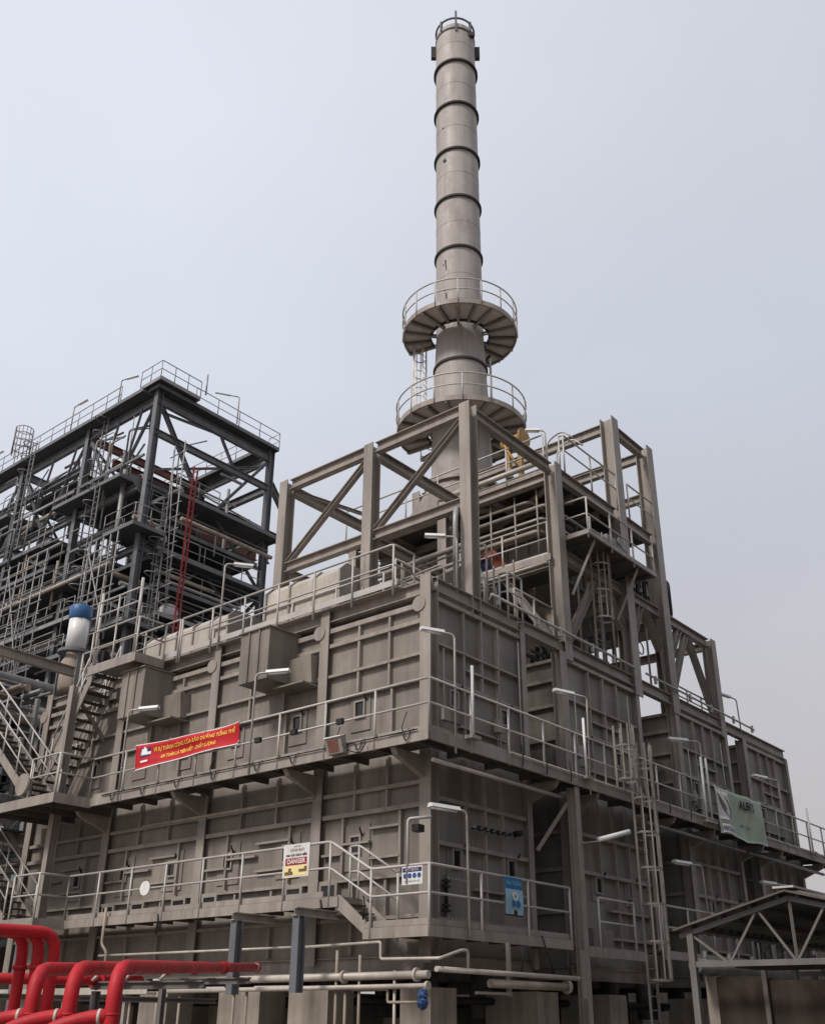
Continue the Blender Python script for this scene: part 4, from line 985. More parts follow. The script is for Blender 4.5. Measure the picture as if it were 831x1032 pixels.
for k in range(90):
    x = r3.uniform(-4.6, 6); y = r3.uniform(18.0, 25); z0 = r3.uniform(2, 9.5); L = r3.uniform(1.0, 3.2)
    MB().tube([(x, y, z0), (x, y, z0 + L), (x + r3.choice([-.7, .6, 0]), y, z0 + L + .05)], r3.choice([.03, .04, .06, .1]), 8, bend=.15).put('drop_pipe', r3.choice([RAIL, GREYP, TAN, STEEL]), t)
for (x0, x1, y, z) in ((-4.5, 2.2, 18.1, 9.75), (-4.5, 1.2, 18.1, 7.05), (-2.9, 1.9, 21.2, 11.8)):
    MB().box(x0, y, z, x1, y + 1.1, z + .05).put('deck', DARKGRATE, t); add_rail_simple(t, [(x0, y, z), (x1, y, z)], RAIL, 1.2)
for (p, q) in (((-4.4, 18.4, 4.4), (-1.3, 18.4, 9.4)), ((-1.1, 18.4, 9.6), (2.3, 18.4, 5)), ((2.5, 22.4, 7), (5.9, 22.4, 12)), ((-4.4, 22.4, 9.6), (-1.3, 22.4, 13.8))): MB().bar(p, q, .14, .12).put('brace', STEEL, t)
for (x, y, z, L, rr, m) in ((-2.9, 18.6, 10.6, 1.7, .3, GREYP), (.3, 18.9, 8.0, 2.2, .34, GREYP), (-3.4, 18.4, 8.2, 1.0, .22, CREAM)):
    MB().tube([(x, y, z), (x + L, y, z)], rr, 14).put('strainer_body', m, t)

t = thing('filter_vessel', 'slim white vessel with a blue cap standing among the pipes at left', 'vessel', (3.0, 19.9, 13.0))
c = (3.0, 19.9, 0)
MB().lathe(c, [(.001, 12.9), (.36, 12.95), (.44, 13.15), (.44, 14.15), (.30, 14.45), (.30, 14.6)], 24).put('lower_body', TAN, t)
MB().lathe(c, [(.001, 14.6), (.38, 14.6), (.38, 16.0), (.001, 16.1)], 24).put('white_body', WHITE, t)
MB().lathe(c, [(.39, 15.9), (.43, 15.95), (.43, 16.4), (.40, 16.45), (.001, 16.5)], 24).put('cap', BLUE, t)
MB().annulus(c, .45, .62, 14.50, 14.62, n=24).put('support_ring', DARK, t)
for a in (.3, 2.4, 4.5): MB().bar((3 + .5 * math.cos(a), 19.9 + .5 * math.sin(a), 10), (3 + .5 * math.cos(a), 19.9 + .5 * math.sin(a), 14.5), .08, .08, (1, 0, 0)).put('leg', DARK, t)

t.location.z -= .38

# ------------------------------------------------------------------ dark process tower
TX0, TX1 = 10.75, 19.35
YS = (28.4, 35.1, 42.4, 49.8)
NPOST[0] = 0
t = TW = thing('process_tower', 'dark grey open steel tower of decks, braces and rails at the left', 'tower', (15, 38, 0))
for x in (TX0, TX1):
    for y in YS: MB().ib((x, y, 0), (x, y, 33.9), .38, .36, (1, 0, 0), .03, .025).put('column', DARK, t)
def tb(p, q, d=.5, w=.3, m=None): return MB().ib(p, q, d, w, (0, 0, 1), .03, .02).put('beam', m or DARK, t)
def tbr(p, q, s=.18, m=None): return MB().ib(p, q, s * .8, s * .8, (0, 0, 1), .016, .014).put('brace', m or DARK, t)
LV = (12.3, 16.4, 20.4, 24.3, 28.2)
for z in LV + (33.55,):
    for x in (TX0, TX1): tb((x, YS[0], z - .25), (x, YS[-1], z - .25), .45 if z > 33 else .36, .24)
    for y in YS: tb((TX0, y, z - .25), (TX1, y, z - .25), (.5 if z > 33 else .36), .24, RUST if (z > 33 and y == 35.1) else DARK)
tb((TX0, YS[0], 31.2), (TX1, YS[0], 31.2), .4, .24); tb((TX0, 32.2, 30.5), (24.5, 32.2, 30.5), .6, .3, RUST); tb((TX0, 35.1, 30.4), (24.5, 35.1, 30.4), .8, .4, RUST)
tb((TX1, 28.4, 31.2), (TX1, 42.4, 31.2), .5); tb((TX0, 35.1, 31.2), (TX0, 49.8, 31.2), .4)
tb((TX1 + .2, 28.4, 31.5), (24.2, 31.5, 31.4), .5); tb((TX1 + .2, 30.4, 29.6), (24.2, 33.5, 29.4), .4)
# braces
tbr((TX0 + .2, 28.4, 33.1), (13.7, 28.4, 29.2), .28); tbr((15.4, 28.4, 33.0), (16.5, 28.4, 31.4)); tbr((TX1 - .2, 28.4, 33.0), (15.6, 28.4, 28.3), .2); tbr((TX0 + .2, 28.4, 32.6), (15.0, 28.4, 33.1), .16)
for i in range(3):
    a, b_ = YS[i], YS[i + 1]; m_ = (a + b_) / 2
    tbr((TX0, a + .2, 33.1), (TX0, m_, 28.4)); tbr((TX0, b_ - .2, 33.1), (TX0, m_ + .3, 28.4))
    for k, z in enumerate(LV[:-1]):
        if (k + i) % 2 == 0: tbr((TX0, a + .2, z), (TX0, b_ - .2, LV[k + 1] - .5), .2, TAN if (i == 1 and k == 1) else DARK)
        tbr((TX1, b_ - .2, z), (TX1, a + .2, LV[k + 1] - .5), .2)
for k, z in enumerate(LV[:-1]): tbr((TX0 + .2, 28.4, z), (14.6, 28.4, LV[k + 1] - .5), .18); tbr((TX1 - .2, 28.4, z), (15.5, 28.4, LV[k + 1] - .5), .18)
def tdeck(x0, y0, x1, y1, z, name='deck'):
    d = MB().box(x0, y0, z - .07, x1, y1, z).put(name, DARKGRATE, t)
    b = MB()
    for (p, q) in (((x0, y0), (x1, y0)), ((x1, y0), (x1, y1)), ((x1, y1), (x0, y1)), ((x0, y1), (x0, y0))):
        b.bar((*p, z - .05), (*q, z - .05), .22, .06, (0, 0, 1))
    b.put('deck_edge', DARK if (z * 10) % 3 < 1.6 else TRAIL, d); return d
def trail(path, step=1.5): add_rail_simple(t, path, TRAIL, step)
# top deck ring
zt = 33.95
tdeck(TX0 - .7, 29.0, TX0 + .2, 50, zt, 'top_deck'); tdeck(TX0 - .4, 27.9, TX1 + .2, 28.9, zt, 'top_deck'); tdeck(TX1 - .6, 29.4, TX1 + .6, 43, zt, 'top_deck')
trail([(TX0 - .7, 50, zt), (TX0 - .7, 31.2, zt)], 1.4); trail([(TX0 + .2, 50, zt), (TX0 + .2, 29.6, zt)], 1.6)
trail([(12.9, 27.9, zt), (TX1 + .2, 27.9, zt), (TX1 + .2, 28.9, zt)], 1.5); trail([(TX1 - .6, 43, zt), (TX1 - .6, 29.6, zt)], 1.5)
tdeck(10.1, 27.5, 12.9, 29.4, zt + .2, 'corner_deck'); trail([(10.1, 29.4, zt + .2), (10.1, 27.5, zt + .2), (12.9, 27.5, zt + .2)], 1.0)
MB().tube([(12.9, 27.0, zt + .2), (12.9, 27.0, zt + 1.6)], .05, 6).put('corner_pole', TRAIL, t)
for (x, y) in ((10.6, 41.4),):
    for s in (-1, 1):
        for k in range(8):
            a = math.pi * k / 7; 
            MB().tube([(x - .9 - .55 * math.sin(a) * .0 + .55 * math.cos(a), y + .55 * math.sin(a) * s, zt), (x - .9 + .55 * math.cos(a), y + .55 * math.sin(a) * s, zt + 1.9)], .03, 5).put('cage_bar', TRAIL, t)
    for z in (.5, 1.0, 1.5, 1.95): MB().tube([(x - .9 + .55 * math.cos(a), y + .55 * math.sin(a), zt + z) for a in [2 * math.pi * k / 20 for k in range(20)]], .03, 5, closed=True).put('cage_hoop', TRAIL, t)
# intermediate decks
tdeck(TX0 - 1.0, 29.6, TX0 + 2.6, 36.2, 28.5); trail([(TX0 - 1.0, 36.2, 28.5), (TX0 - 1.0, 29.6, 28.5)], 1.4)
tdeck(TX0 + 1.2, 27.4, TX1 + .4, 29.8, 27.6); trail([(TX0 + 1.2, 29.6, 27.6), (TX1 + .3, 29.6, 27.6)], 1.5); trail([(TX0 + 1.2, 27.4, 27.6), (TX0 + 4.2, 27.4, 27.6)], 1.5)
tdeck(TX0 - .3, 37, TX1, 49.6, 27.0); trail([(TX0 - .3, 49.6, 27.0), (TX0 - .3, 37, 27.0)], 1.5)
tdeck(TX0 - 1.1, 27.5, TX0 + .9, 30.2, 24.9); trail([(TX0 - 1.1, 30.2, 24.9), (TX0 - 1.1, 27.5, 24.9), (TX0 + .9, 27.5, 24.9)], 1.1)
tdeck(TX0 + 1.0, 27.6, TX1 - .8, 34.8, 24.0); trail([(TX0 + 1.0, 27.6, 24.0), (TX1 - .8, 27.6, 24.0)], 1.4); trail([(TX0 + 1.0, 34.6, 24.0), (TX1 - .8, 34.6, 24.0)], 1.5)
tdeck(TX0 - .8, 30.8, TX0 + 5, 40.9, 23.2); trail([(TX0 - .8, 40.9, 23.2), (TX0 - .8, 30.8, 23.2)], 1.4)
tdeck(TX0 - .9, 27.6, TX0 + 1.2, 32.2, 19.6); trail([(TX0 - .9, 32.2, 19.6), (TX0 - .9, 27.6, 19.6), (TX0 + 1.2, 27.6, 19.6)], 1.1)
tdeck(TX0 + 1.2, 27.8, TX1, 35, 20.6); trail([(TX0 + 1.2, 27.8, 20.6), (TX1, 27.8, 20.6)], 1.4)
tdeck(TX0 - .8, 33, TX0 + 3, 49.5, 18.9); trail([(TX0 - .8, 49.5, 18.9), (TX0 - .8, 33, 18.9)], 1.4)
tdeck(TX0 - .8, 28, TX1, 49.5, 15.4); trail([(TX0 - .8, 49.5, 15.4), (TX0 - .8, 28, 15.4), (TX1, 28, 15.4)], 1.4)
tdeck(TX0 + 1.2, 28.0, TX1 - .3, 33, 22.3); trail([(TX0 + 1.2, 28.0, 22.3), (TX1 - .3, 28.0, 22.3)], 1.4)
tdeck(TX0 + 1.2, 28.2, TX1 - .6, 32, 25.8); trail([(TX0 + 1.2, 28.2, 25.8), (15.5, 28.2, 25.8)], 1.4)
tdeck(TX0 + .2, 28.0, TX1, 33, 17.6); trail([(TX0 + .2, 28.0, 17.6), (TX1, 28.0, 17.6)], 1.4)
tdeck(TX0 - .5, 36.6, TX0 + 3, 49.4, 25.0); trail([(TX0 - .5, 49.4, 25.0), (TX0 - .5, 36.6, 25.0)], 1.4)
tdeck(TX0 - .5, 33, TX0 + 3, 49.4, 21.2); trail([(TX0 - .5, 49.4, 21.2), (TX0 - .5, 33, 21.2)], 1.4)
for y in (28.8, 40.5): MB().prism([(TX0 - .95, y, 28.3), (TX0, y, 28.3), (TX0, y, 27.4)], (0, .12, 0)).put('bracket', DARK, t)
# pipes threading the tower
r4 = random.Random(21)
for k in range(58):
    x = r4.uniform(TX0 - .5, TX1 - .5); y = r4.choice([r4.uniform(28.0, 34), r4.uniform(28, 48)]); z0 = r4.uniform(10, 24); L = r4.uniform(3, 9)
    z1 = min(z0 + L, 32)
    MB().tube([(x, y, z0), (x, y, z1)], r4.choice([.05, .07, .1, .14]), 8).put('riser_pipe', r4.choice([TRAIL, GREYP, DARK, TAN, DARK]), t)
for k in range(30):
    y = r4.uniform(28.2, 44); x = r4.uniform(TX0, 15); z = r4.uniform(13, 30)
    if r4.random() < .5: MB().tube([(x, y, z), (x, y + r4.uniform(3, 8), z), (x, y + 8, z - 1)], r4.choice([.06, .1, .16]), 8, bend=.3).put('pipe_run', r4.choice([TRAIL, GREYP, DARK, TAN]), t)
    else: MB().tube([(x, y, z), (min(x + r4.uniform(2, 6), TX1), y, z)], r4.choice([.06, .1, .16]), 8).put('pipe_run', r4.choice([TAN, GREYP, DARK, RUST]), t)
MB().tube([(TX0 - .9, 40.8, 23.1), (TX0 - .9, 29.4, 23.1)], .1, 8).put('pipe_run', CREAM, t)
MB().tube([(TX0 + 1.6, 27.2, 26.0), (TX1 - .4, 27.2, 26.0)], .12, 8).put('pipe_run', TAN, t)
MB().tube([(TX0 + 1.2, 27.3, 22.2), (TX0 + 6.2, 27.3, 22.2)], .09, 8).put('pipe_run', TRAIL, t)
for k in range(95):
    x = r4.uniform(TX0 - 1.0, TX0 + 1.5); y = r4.uniform(28.3, 48); z0 = r4.choice(LV) + r4.uniform(-2.5, 1); L = r4.uniform(1.2, 4.2)
    MB().tube([(x, y, z0), (x, y, z0 + L)] + ([(x, y + r4.choice([-1.4, 1.6]), z0 + L)] if r4.random() < .6 else []), r4.choice([.03, .04, .05, .08]), 6, bend=.2).put('small_pipe', r4.choice([TRAIL, TRAIL, GREYP, TAN, DARK]), t)
for k in range(26):
    x = r4.uniform(TX0 + 1, TX1); y = r4.uniform(27.6, 33); z0 = r4.choice(LV) + r4.uniform(-2.5, 1); L = r4.uniform(1.2, 3.8)
    MB().tube([(x, y, z0), (x, y, z0 + L)] + ([(x + r4.choice([-1.4, 1.6]), y, z0 + L)] if r4.random() < .6 else []), r4.choice([.03, .04, .06, .09]), 6, bend=.2).put('small_pipe', r4.choice([TRAIL, TRAIL, GREYP, TAN, DARK]), t)
for i in range(3):
    for z in LV:
        zz = z + r4.uniform(.9, 1.6); MB().bar((TX0 - .25, YS[i] + .3, zz), (TX0 - .25, YS[i + 1] - .3, zz), .14, .1).put('girt', r4.choice([DARK, TRAIL, DARK]), t)
for k in range(22):
    y = r4.uniform(29, 46); z = r4.uniform(13, 27.5); MB().tube([(TX0 - .6, y, z), (TX0 - .6, y + r4.uniform(2, 6), z)], r4.choice([.04, .06, .1]), 6).put('pipe_run', r4.choice([TRAIL, GREYP, TAN]), t)
for k in range(16):
    x = r4.uniform(TX0 + .5, 16); z = r4.uniform(18.5, 30.5); MB().tube([(x, 28.0, z), (min(x + r4.uniform(1.5, 5), TX1), 28.0, z)], r4.choice([.04, .06, .1]), 6).put('pipe_run', r4.choice([TRAIL, GREYP, TAN, DARK]), t)
for (p, q) in (((TX0 + .2, 35.1, 33), (15, 35.1, 30)), ((TX1 - .2, 35.1, 33), (15, 35.1, 30)), ((TX0, 29, 32.9), (15, 35, 33)), ((TX1, 29, 32.9), (15, 35, 33)), ((TX1, 28.6, 28.5), (TX1, 35, 33)), ((TX0 + .3, 42.4, 33), (15, 42.4, 28.4)), ((TX1, 35.3, 33), (TX1, 42, 28.5))): tbr(p, q, .16)
for k in range(34):
    x = r4.choice([TX0 - .3, TX0 + .4, TX0 + 2, 14]); y = r4.uniform(30, 47); z = r4.uniform(28.4, 31)
    MB().tube([(x, y, z), (x, y, z + r4.uniform(1, 2.4)), (x + r4.choice([0, .8]), y + r4.choice([-1.5, 1.5]), z + 2.4)], r4.choice([.03, .04, .06]), 6, bend=.2).put('small_pipe', r4.choice([TRAIL, TRAIL, GREYP, DARK]), t)
for y in (31, 33.2, 37.5, 40, 44.5, 47): tbr((TX0 - .1, y, 28.6), (TX0 - .1, y + r4.choice([-1.3, 1.4]), 33.2), .13)
tdeck(TX0 + .3, 36.5, TX0 + 3.4, 42, 31.0); trail([(TX0 + .3, 42, 31.0), (TX0 + .3, 36.5, 31.0)], 1.2)
tdeck(TX0 + 2.2, 33, TX1 - 2, 36, 29.4); trail([(TX0 + 2.2, 33, 29.4), (TX1 - 2, 33, 29.4)], 1.4)
tdeck(TX0 - .5, 42.6, TX0 + 2.6, 49.5, 30.4); trail([(TX0 - .5, 49.5, 30.4), (TX0 - .5, 42.6, 30.4)], 1.4)
# drums and vessels inside
for (x, y, z0, z1, r) in ((13.4, 33.6, 8, 23.4, 1.6), (17.2, 33.4, 8, 27.2, 1.7), (13.6, 39, 8, 26.6, 2.2), (18.0, 40, 8, 27.4, 2.0), (13.4, 46, 8, 27.8, 2.3), (14, 53, 6, 29, 2.6), (22, 44, 6, 26.5, 2.4)):
    v = MB().lathe((x, y, 0), [(.001, z0), (r, z0 + .3), (r, z1 - .5), (r * .6, z1 - .1), (.001, z1)], 24).put('drum', DRUM, t)
    MB().annulus((x, y, 0), r - .02, r + .1, (z0 + z1) / 2, (z0 + z1) / 2 + .12, n=24).put('drum_band', RUST, v)
for (x, y, z) in ((12.0, 28.7, 24.9), (13.2, 28.6, 20.9)):
    MB().lathe((x, y, z - .05), [(.5, 0), (.55, .3), (.4, .65), (.001, .8)], 16).put('white_dome', WHITE, t)
for (x0, y0, x1, y1, z0, z1) in ((TX0 + 1.5, 30.4, TX1 - 1, 31.4, 24.7, 26.1), (TX0 + 2, 29.6, TX1 - 2.5, 30.4, 21.2, 22.6), (TX0 + .4, 36.4, TX0 + 1.4, 41, 19.4, 21.4), (TX0 + .3, 29.8, TX0 + 1.3, 34, 16, 18.2), (TX0 + .4, 43.4, TX0 + 1.5, 48.5, 23.9, 26)):
    MB().box(x0, y0, z0, x1, y1, z1).put('equipment_box', DRUM, t)
for (y, z) in ((29.0, 26.0), (29.4, 22.2), (30.2, 23.0), (29.2, 18.2), (30.8, 19.2)):
    MB().tube([(TX0 - .2, y, z), (TX1 + .2, y, z)], .13, 8).put('pipe_run', TAN if z > 22.5 else GREYP, t)
# internal ladders
def tladder(x, y, z0, z1, name='ladder'):
    b = MB()
    for s in (-.22, .22): b.bar((x, y + s, z0), (x, y + s, z1), .06, .05, (1, 0, 0))
    z = z0 + .3
    while z < z1: b.tube([(x, y - .22, z), (x, y + .22, z)], .018, 5); z += .35
    l = b.put(name, TRAIL, t)
    z = z0 + 2.2; 
    while z < z1: MB().tube([(x - .75 * math.sin(a), y - .38 * math.cos(a), z) for a in [math.pi * k / 8 for k in range(9)]], .03, 5).put('ladder_hoop', TRAIL, l); z += 1.0
for a in ((TX0 - 1.0, 31.6, 19, 28.4), (TX0 - .2, 33.2, 28.5, 34.6), (TX0 - .9, 37.5, 18.9, 23.2), (TX0 - 1.0, 44.4, 15.4, 27), (TX0 + 1.0, 27.9, 15.4, 27.4), (TX0 - .9, 40, 27, 34.5)): tladder(*a)
def scaffold(lab, x, y0, y1, z0, z1, nx=3):
    s = thing('scaffold', lab, 'scaffold', (x, (y0 + y1) / 2, z0), 'tube scaffolds in front of the tower')
    y = y0
    while y <= y1 + .01:
        MB().tube([(x, y, z0), (x, y, z1)], .04, 6).put('standard', TRAIL, s); y += (y1 - y0) / nx
    z = z0 + .5
    while z < z1: MB().tube([(x - .03, y0 - .3, z), (x - .03, y1 + .3, z)], .035, 6).put('ledger', TRAIL, s); z += .8
    MB().tube([(x - .06, y0, z0 + .3), (x - .06, y1, z1 - .3)], .035, 6).put('diagonal', TRAIL, s)
scaffold('tube scaffold with close rungs right of the white vessel', TX0 - 1.2, 28.6, 31.2, 18.6, 24.6, 4)
scaffold('tube scaffold left of the white vessel on the dark tower', TX0 - 1.2, 35.5, 39.5, 15.5, 25.6, 4)
scaffold('tube scaffold at the left edge of the dark tower', TX0 - 1.2, 43.5, 47.5, 18.9, 28.8, 4)
scaffold('tube scaffold on the dark tower beside the red ladder', 11.9, 27.0, 27.9, 20.6, 30.6, 1)
# fire riser ladder
t2 = thing('red_ladder', 'narrow red ladder running up the face of the dark tower', 'ladder', (12.7, 27.0, 19.4))
for s in (-.13, .13): MB().bar((12.65 + s, 27.0, 19.0), (12.8 + s, 27.0, 29.3), .07, .07, (1, 0, 0)).put('stile', REDDULL, t2)
b = MB()
for k in range(28): b.tube([(12.53, 27.0, 19.3 + k * .36), (12.9, 27.0, 19.3 + k * .36)], .025, 5)
b.put('rungs', REDDULL, t2)
b = MB()
for k in range(0): b.tube([(12.65 + .36 * math.cos(a), 27 - .55 * math.sin(a), 21 + k * .9) for a in [math.pi * q / 8 for q in range(9)]], .03, 5)

# lamps on the tower top
lamp('small lamp on the dark tower roof rail, in the middle of its left side', (TX0 - .7, 36.3, zt), (TX0 - .7, 36.3, zt + 1.75), (TX0 - .7, 34.9, zt + 1.7), .9, 'lamps on the tower roof', .04)
lamp('small lamp on the dark tower roof just left of the corner deck', (TX0 - .7, 31.4, zt), (TX0 - .7, 31.4, zt + 1.6), (TX0 - .4, 30.2, zt + 1.55), .9, 'lamps on the tower roof', .04)
lamp('small lamp on the dark tower roof rail above its right face', (15.9, 27.7, zt), (15.9, 27.7, zt + 1.9), (14.6, 28.4, zt + 1.85), .9, 'lamps on the tower roof', .04)
lamp('small lamp on the dark tower roof at the left edge of the view', (TX0 - .7, 46, zt), (TX0 - .7, 46, zt + 1.75), (TX0 - .7, 44.6, zt + 1.7), .9, 'lamps on the tower roof', .04)
# dark sheds closing the view low behind everything
for (x0, y0, x1, y1, h, lab) in ((-26, 30, 8, 34, 6.5, 'dark low shed behind the pipe rack at the far left'), (28, 18, 60, 24, 5.5, 'dark low shed far behind the furnace on the right')):
    s = thing('plant_shed', lab, 'building', ((x0 + x1) / 2, (y0 + y1) / 2, 0))
    MB().box(x0, y0, 0, x1, y1, h).put('wall', BOARD, s)
    MB().prism([(x0 - .3, y0 - .3, h + .003), (x0 - .3, (y0 + y1) / 2, h + 1.0), (x0 - .3, y1 + .3, h + .003)], (x1 - x0 + .6, 0, 0)).put('roof', ROOFM, s)
    for k in range(int((x1 - x0) / 3)): MB().box(x0 + 1 + k * 3, y0 - .06, 2.2, x0 + 2.6 + k * 3, y0 - .002, 3.6).put('window', GLASS, s)
# ------------------------------------------------------------------ red fire-water pipes in front
d = V((7.46, 6.29, .41)).normalized()
LABR = ('long straight red pipe ending in a flange, rightmost of the three front red bends',
        'middle one of the three front red pipe bends', 'leftmost of the three front red pipe bends')
for k, (y, L, dx) in enumerate(((-4.40, 9.9, 0), (-3.82, 9.2, -.10), (-3.20, 8.6, -.14))):
    x = -10.36 + dx; zt = 2.03
    p0 = V((x, y, zt)); e = p0 + d * L
    r = .073
    t = thing('red_pipe', LABR[k], 'pipe', (x, y, 0), 'red fire-water pipes')
    MB().tube([(x, y, 0), (x, y, zt), e], r, 20, bend=.30).put('pipe_run', RED, t)
    for s in (-.24, -.12): MB().disc(e + d * s, d, r * 1.04, .035, 20).put('white_band', WHITE, t)
    MB().disc(e, d, r * 1.25, .06, 20).put('end_flange', RED, t)
    for q, dd in ((p0 + d * .42, d), (p0 + d * 3.9, d), (p0 - V((0, 0, .42)), V((0, 0, 1)))): MB().disc(q, dd, r * 1.035, .022, 20).put('weld_bead', RED, t)
    MB().disc(p0 + d * 6.2, d, r * 1.3, .07, 18).put('joint_flange', RED, t)
    MB().tube([(x, y, 1.60), (x - .14, y + .18, 1.58), (x - .42, y + .52, 1.46), (x - .42, y + .52, 0)], .066, 16, bend=.3).put('side_branch', RED, t)
    MB().disc((x - .07, y + .09, 1.59), (-.63, .77, 0), .071, .03, 20).put('white_band', CREAM, t)
    MB().tube([p0 + d * 2.6 + V((-.02, 0, .0)) - V((.06, -.05, .08)), p0 + d * 2.6 - V((.12, -.1, .14))], .02, 8).put('drain_stub', CREAM, t)
LABL = ('red pipe bending down at the left edge, rightmost drop of three', 'red pipe bending down at the left edge, middle drop of three', 'red pipe bending down at the left edge, leftmost drop of three')
for k in range(3):
    x, y, z = -9.28 - .115 * k, -1.51 + .17 * k, 2.53
    t = thing('red_pipe', LABL[k], 'pipe', (x, y, 0), 'red fire-water pipes')
    MB().tube([(x - 6, y + .3, z - .05), (x, y, z), (x, y, 0)], .070, 18, bend=.24).put('pipe_run', RED, t)
    MB().disc((x, y, 2.13), (0, 0, 1), .092, .05, 18).put('joint_collar', RED, t)
pipe('thin level red pipe with joints behind the front red bends', [(-14, 2.0, 1.98), (-8.4, -.9, 2.03), (-7.0, -.2, 2.06)], .07, RED, bend=.1, flanges=(((-8.9, -.64, 2.02), (5.6, -2.9, 0)), ((-8.1, -.75, 2.03), (1.4, .7, 0))))
t = thing('pipe_trestle', 'dull steel trestle carrying the red pipes in front of the furnace', 'pipe support', (-6, -.5, 0))
for f in (3.2, 7.2):
    c0 = V((-10.36, -4.4, 0)) + d * f; c1 = V((-10.5, -3.1, 0)) + d * f; zz = 2.03 + d.z * f - .2
    MB().ib((c0.x + .1, c0.y - .3, zz), (c1.x - .1, c1.y + .3, zz), .10, .08).put('crossbar', TRUSS, t)
    MB().ib((c1.x - .1, c1.y + .2, 0), (c1.x - .1, c1.y + .2, zz - .07), .09, .09, (1, 0, 0)).put('leg', TRUSS, t)
for (x0, x1, y, z) in ((-14, -3.2, 2.6, 1.86),): MB().ib((x0, y, z), (x1, y, z), .09, .08).put('side_beam', TRUSS, t)

b_ = thing('shade_building', 'large dark unseen block added out of view to shade the right walls', 'building', (22, -30, 0))
MB().box(-2, -40, 0, 46, -19, 17).put('wall', BOARD, b_)  # unseen block, added beyond the frame to shade the right-hand walls
for k in range(9): MB().box(k * 5, -19.0 + .003, 3, k * 5 + 3, -18.94, 6).put('window', GLASS, b_)
MB().box(-2.4, -40.4, 17.003, 46.4, -18.6, 17.4).put('roof', ROOFM, b_)
# grey hangers under the lower walkway
for (y, zb, lab) in ((3.48, 2.0, 'grey steel hanger post behind the end of the red pipe, left of two'), (1.65, 2.02, 'grey steel hanger post below the danger sign, right of two')):
    t = thing('hanger_post', lab, 'post', (-2.05, y, zb), 'grey hanger posts under the walkway')
    MB().ib((-2.05, y, zb), (-2.05, y, 3.4), .2, .18, (1, 0, 0), .03, .02).put('post', HANG, t)
    MB().ib((-2.2, y, 3.48), (-1.0, y, 3.48), .16, .14).put('arm', STEEL, t)
# pale pipes along both walls below the lower walkway
pipe('long pale pipe under the lower walkway along the left wall', [(-1.3, 6.6, 2.3), (-1.3, -1.0, 2.32)], .07, CREAM, flanges=(((-1.3, -.72, 2.32), (0, 1, 0)), ((-1.3, 1.1, 2.31), (0, 1, 0))), n=14)
pipe('thinner pale pipe below the long pale pipe on the left', [(-1.36, 6.5, 2.1), (-1.36, -1.0, 2.13)], .045, CREAM, flanges=(((-1.36, -1.02, 2.13), (0, 1, 0)),), n=12)
pipe('pale pipe under the lower walkway along the right wall', [(-1.1, -1.02, 2.42), (3.9, -1.02, 2.40)], .05, CREAM, n=12)
pipe('thick dull pipe below the pale pipe on the right wall', [(.6, -1.0, 2.22), (3.4, -1.0, 2.22)], .08, TAN, n=14, flanges=(((3.42, -1.0, 2.22), (1, 0, 0)),))
pipe('thin bent pipe hooking down at the near corner under the walkway', [(-1.1, 2.6, 2.9), (-1.1, .35, 2.93), (-1.1, .35, 2.62), (-1.1, -1.1, 2.60), (-.3, -1.0, 2.78), (-.1, -1.0, 2.78), (-.1, -1.0, 2.42)], .03, CREAM, bend=.06)
pipe('thin pale pipe at the left under the lower walkway', [(-1.0, 9.8, 2.95), (-1.0, 2.9, 2.92)], .028, CREAM)
pipe('thin bent drain pipe hanging from the lower walkway at far left', [(-1.2, 9.45, 4.05), (-1.2, 9.45, 3.2), (-1.2, 9.2, 3.0), (-1.2, 9.2, 2.3)], .035, TAN, bend=.08)
for k, (y, z) in enumerate(((1.33, 2.8), (1.08, 2.12), (.72, 2.7), (-.17, 2.4), (4.3, 2.1), (3.9, 2.1), (6.1, 2.1), (6.9, 2.1), (7.9, 2.1))):
    pipe(('slim upright pipe under the left wall, ' + ('nearest the corner pier', 'first of three near the corner', 'second of three near the corner', 'third of three near the corner')[(1, 2, 3, 0)[k]]) if k < 4 else 'slim upright pipe in the shade behind the red pipes', [(-1.28, y, 0), (-1.28, y, z)], .03, TAN if k != 3 else CREAM, group='slim upright pipes under the left wall')
pipe('thin stepped pipe between the slim uprights below the pale pipes', [(-1.3, .9, 2.08), (-1.3, -.02, 2.08), (-1.3, -.02, 1.86), (-1.3, -.75, 1.86)], .025, TAN, bend=.04)
t = thing('blue_bag', 'crumpled blue plastic bag tied below the pale pipe at the near corner', 'bag', (-1.36, -.92, 1.75))
r5 = random.Random(5)
for zc, rr in ((1.98, .085), (1.84, .10)):
    b = MB(); vs = []; n, m = 14, 9
    for i in range(m):
        th = math.pi * i / (m - 1)
        for k in range(n):
            q = rr * (1 + r5.uniform(-.22, .22)); a = 2 * math.pi * k / n
            vs.append((-1.38 + q * math.sin(th) * math.cos(a), -.93 + q * math.sin(th) * math.sin(a), zc + q * 1.05 * math.cos(th)))
    b.add(vs, [(i * n + k, (i + 1) * n + k, (i + 1) * n + (k + 1) % n, i * n + (k + 1) % n) for i in range(m - 1) for k in range(n)]).put('bag_lobe', BLUEV, t)
MB().tube([(-1.37, -.93, 2.1), (-1.37, -.93, 1.9)], .015, 6).put('tie', WHITE, t)
t = thing('cable_tray', 'pale cable tray low behind the red pipes at left', 'cable tray', (-1.3, 11, 2.0))
MB().box(-1.5, 7.0, 2.05, -1.1, 14.5, 2.08).box(-1.52, 7.0, 2.05, -1.501, 14.5, 2.2).put('tray', CREAM, t)
for y in (8, 10.5, 13): MB().box(-1.35, y, 0, -1.25, y + .1, 2.045).put('leg', STEEL, t)
t = thing('grey_post', 'thin grey support leg at the bottom left behind the red pipes', 'post', (-2.2, 11.5, 0))
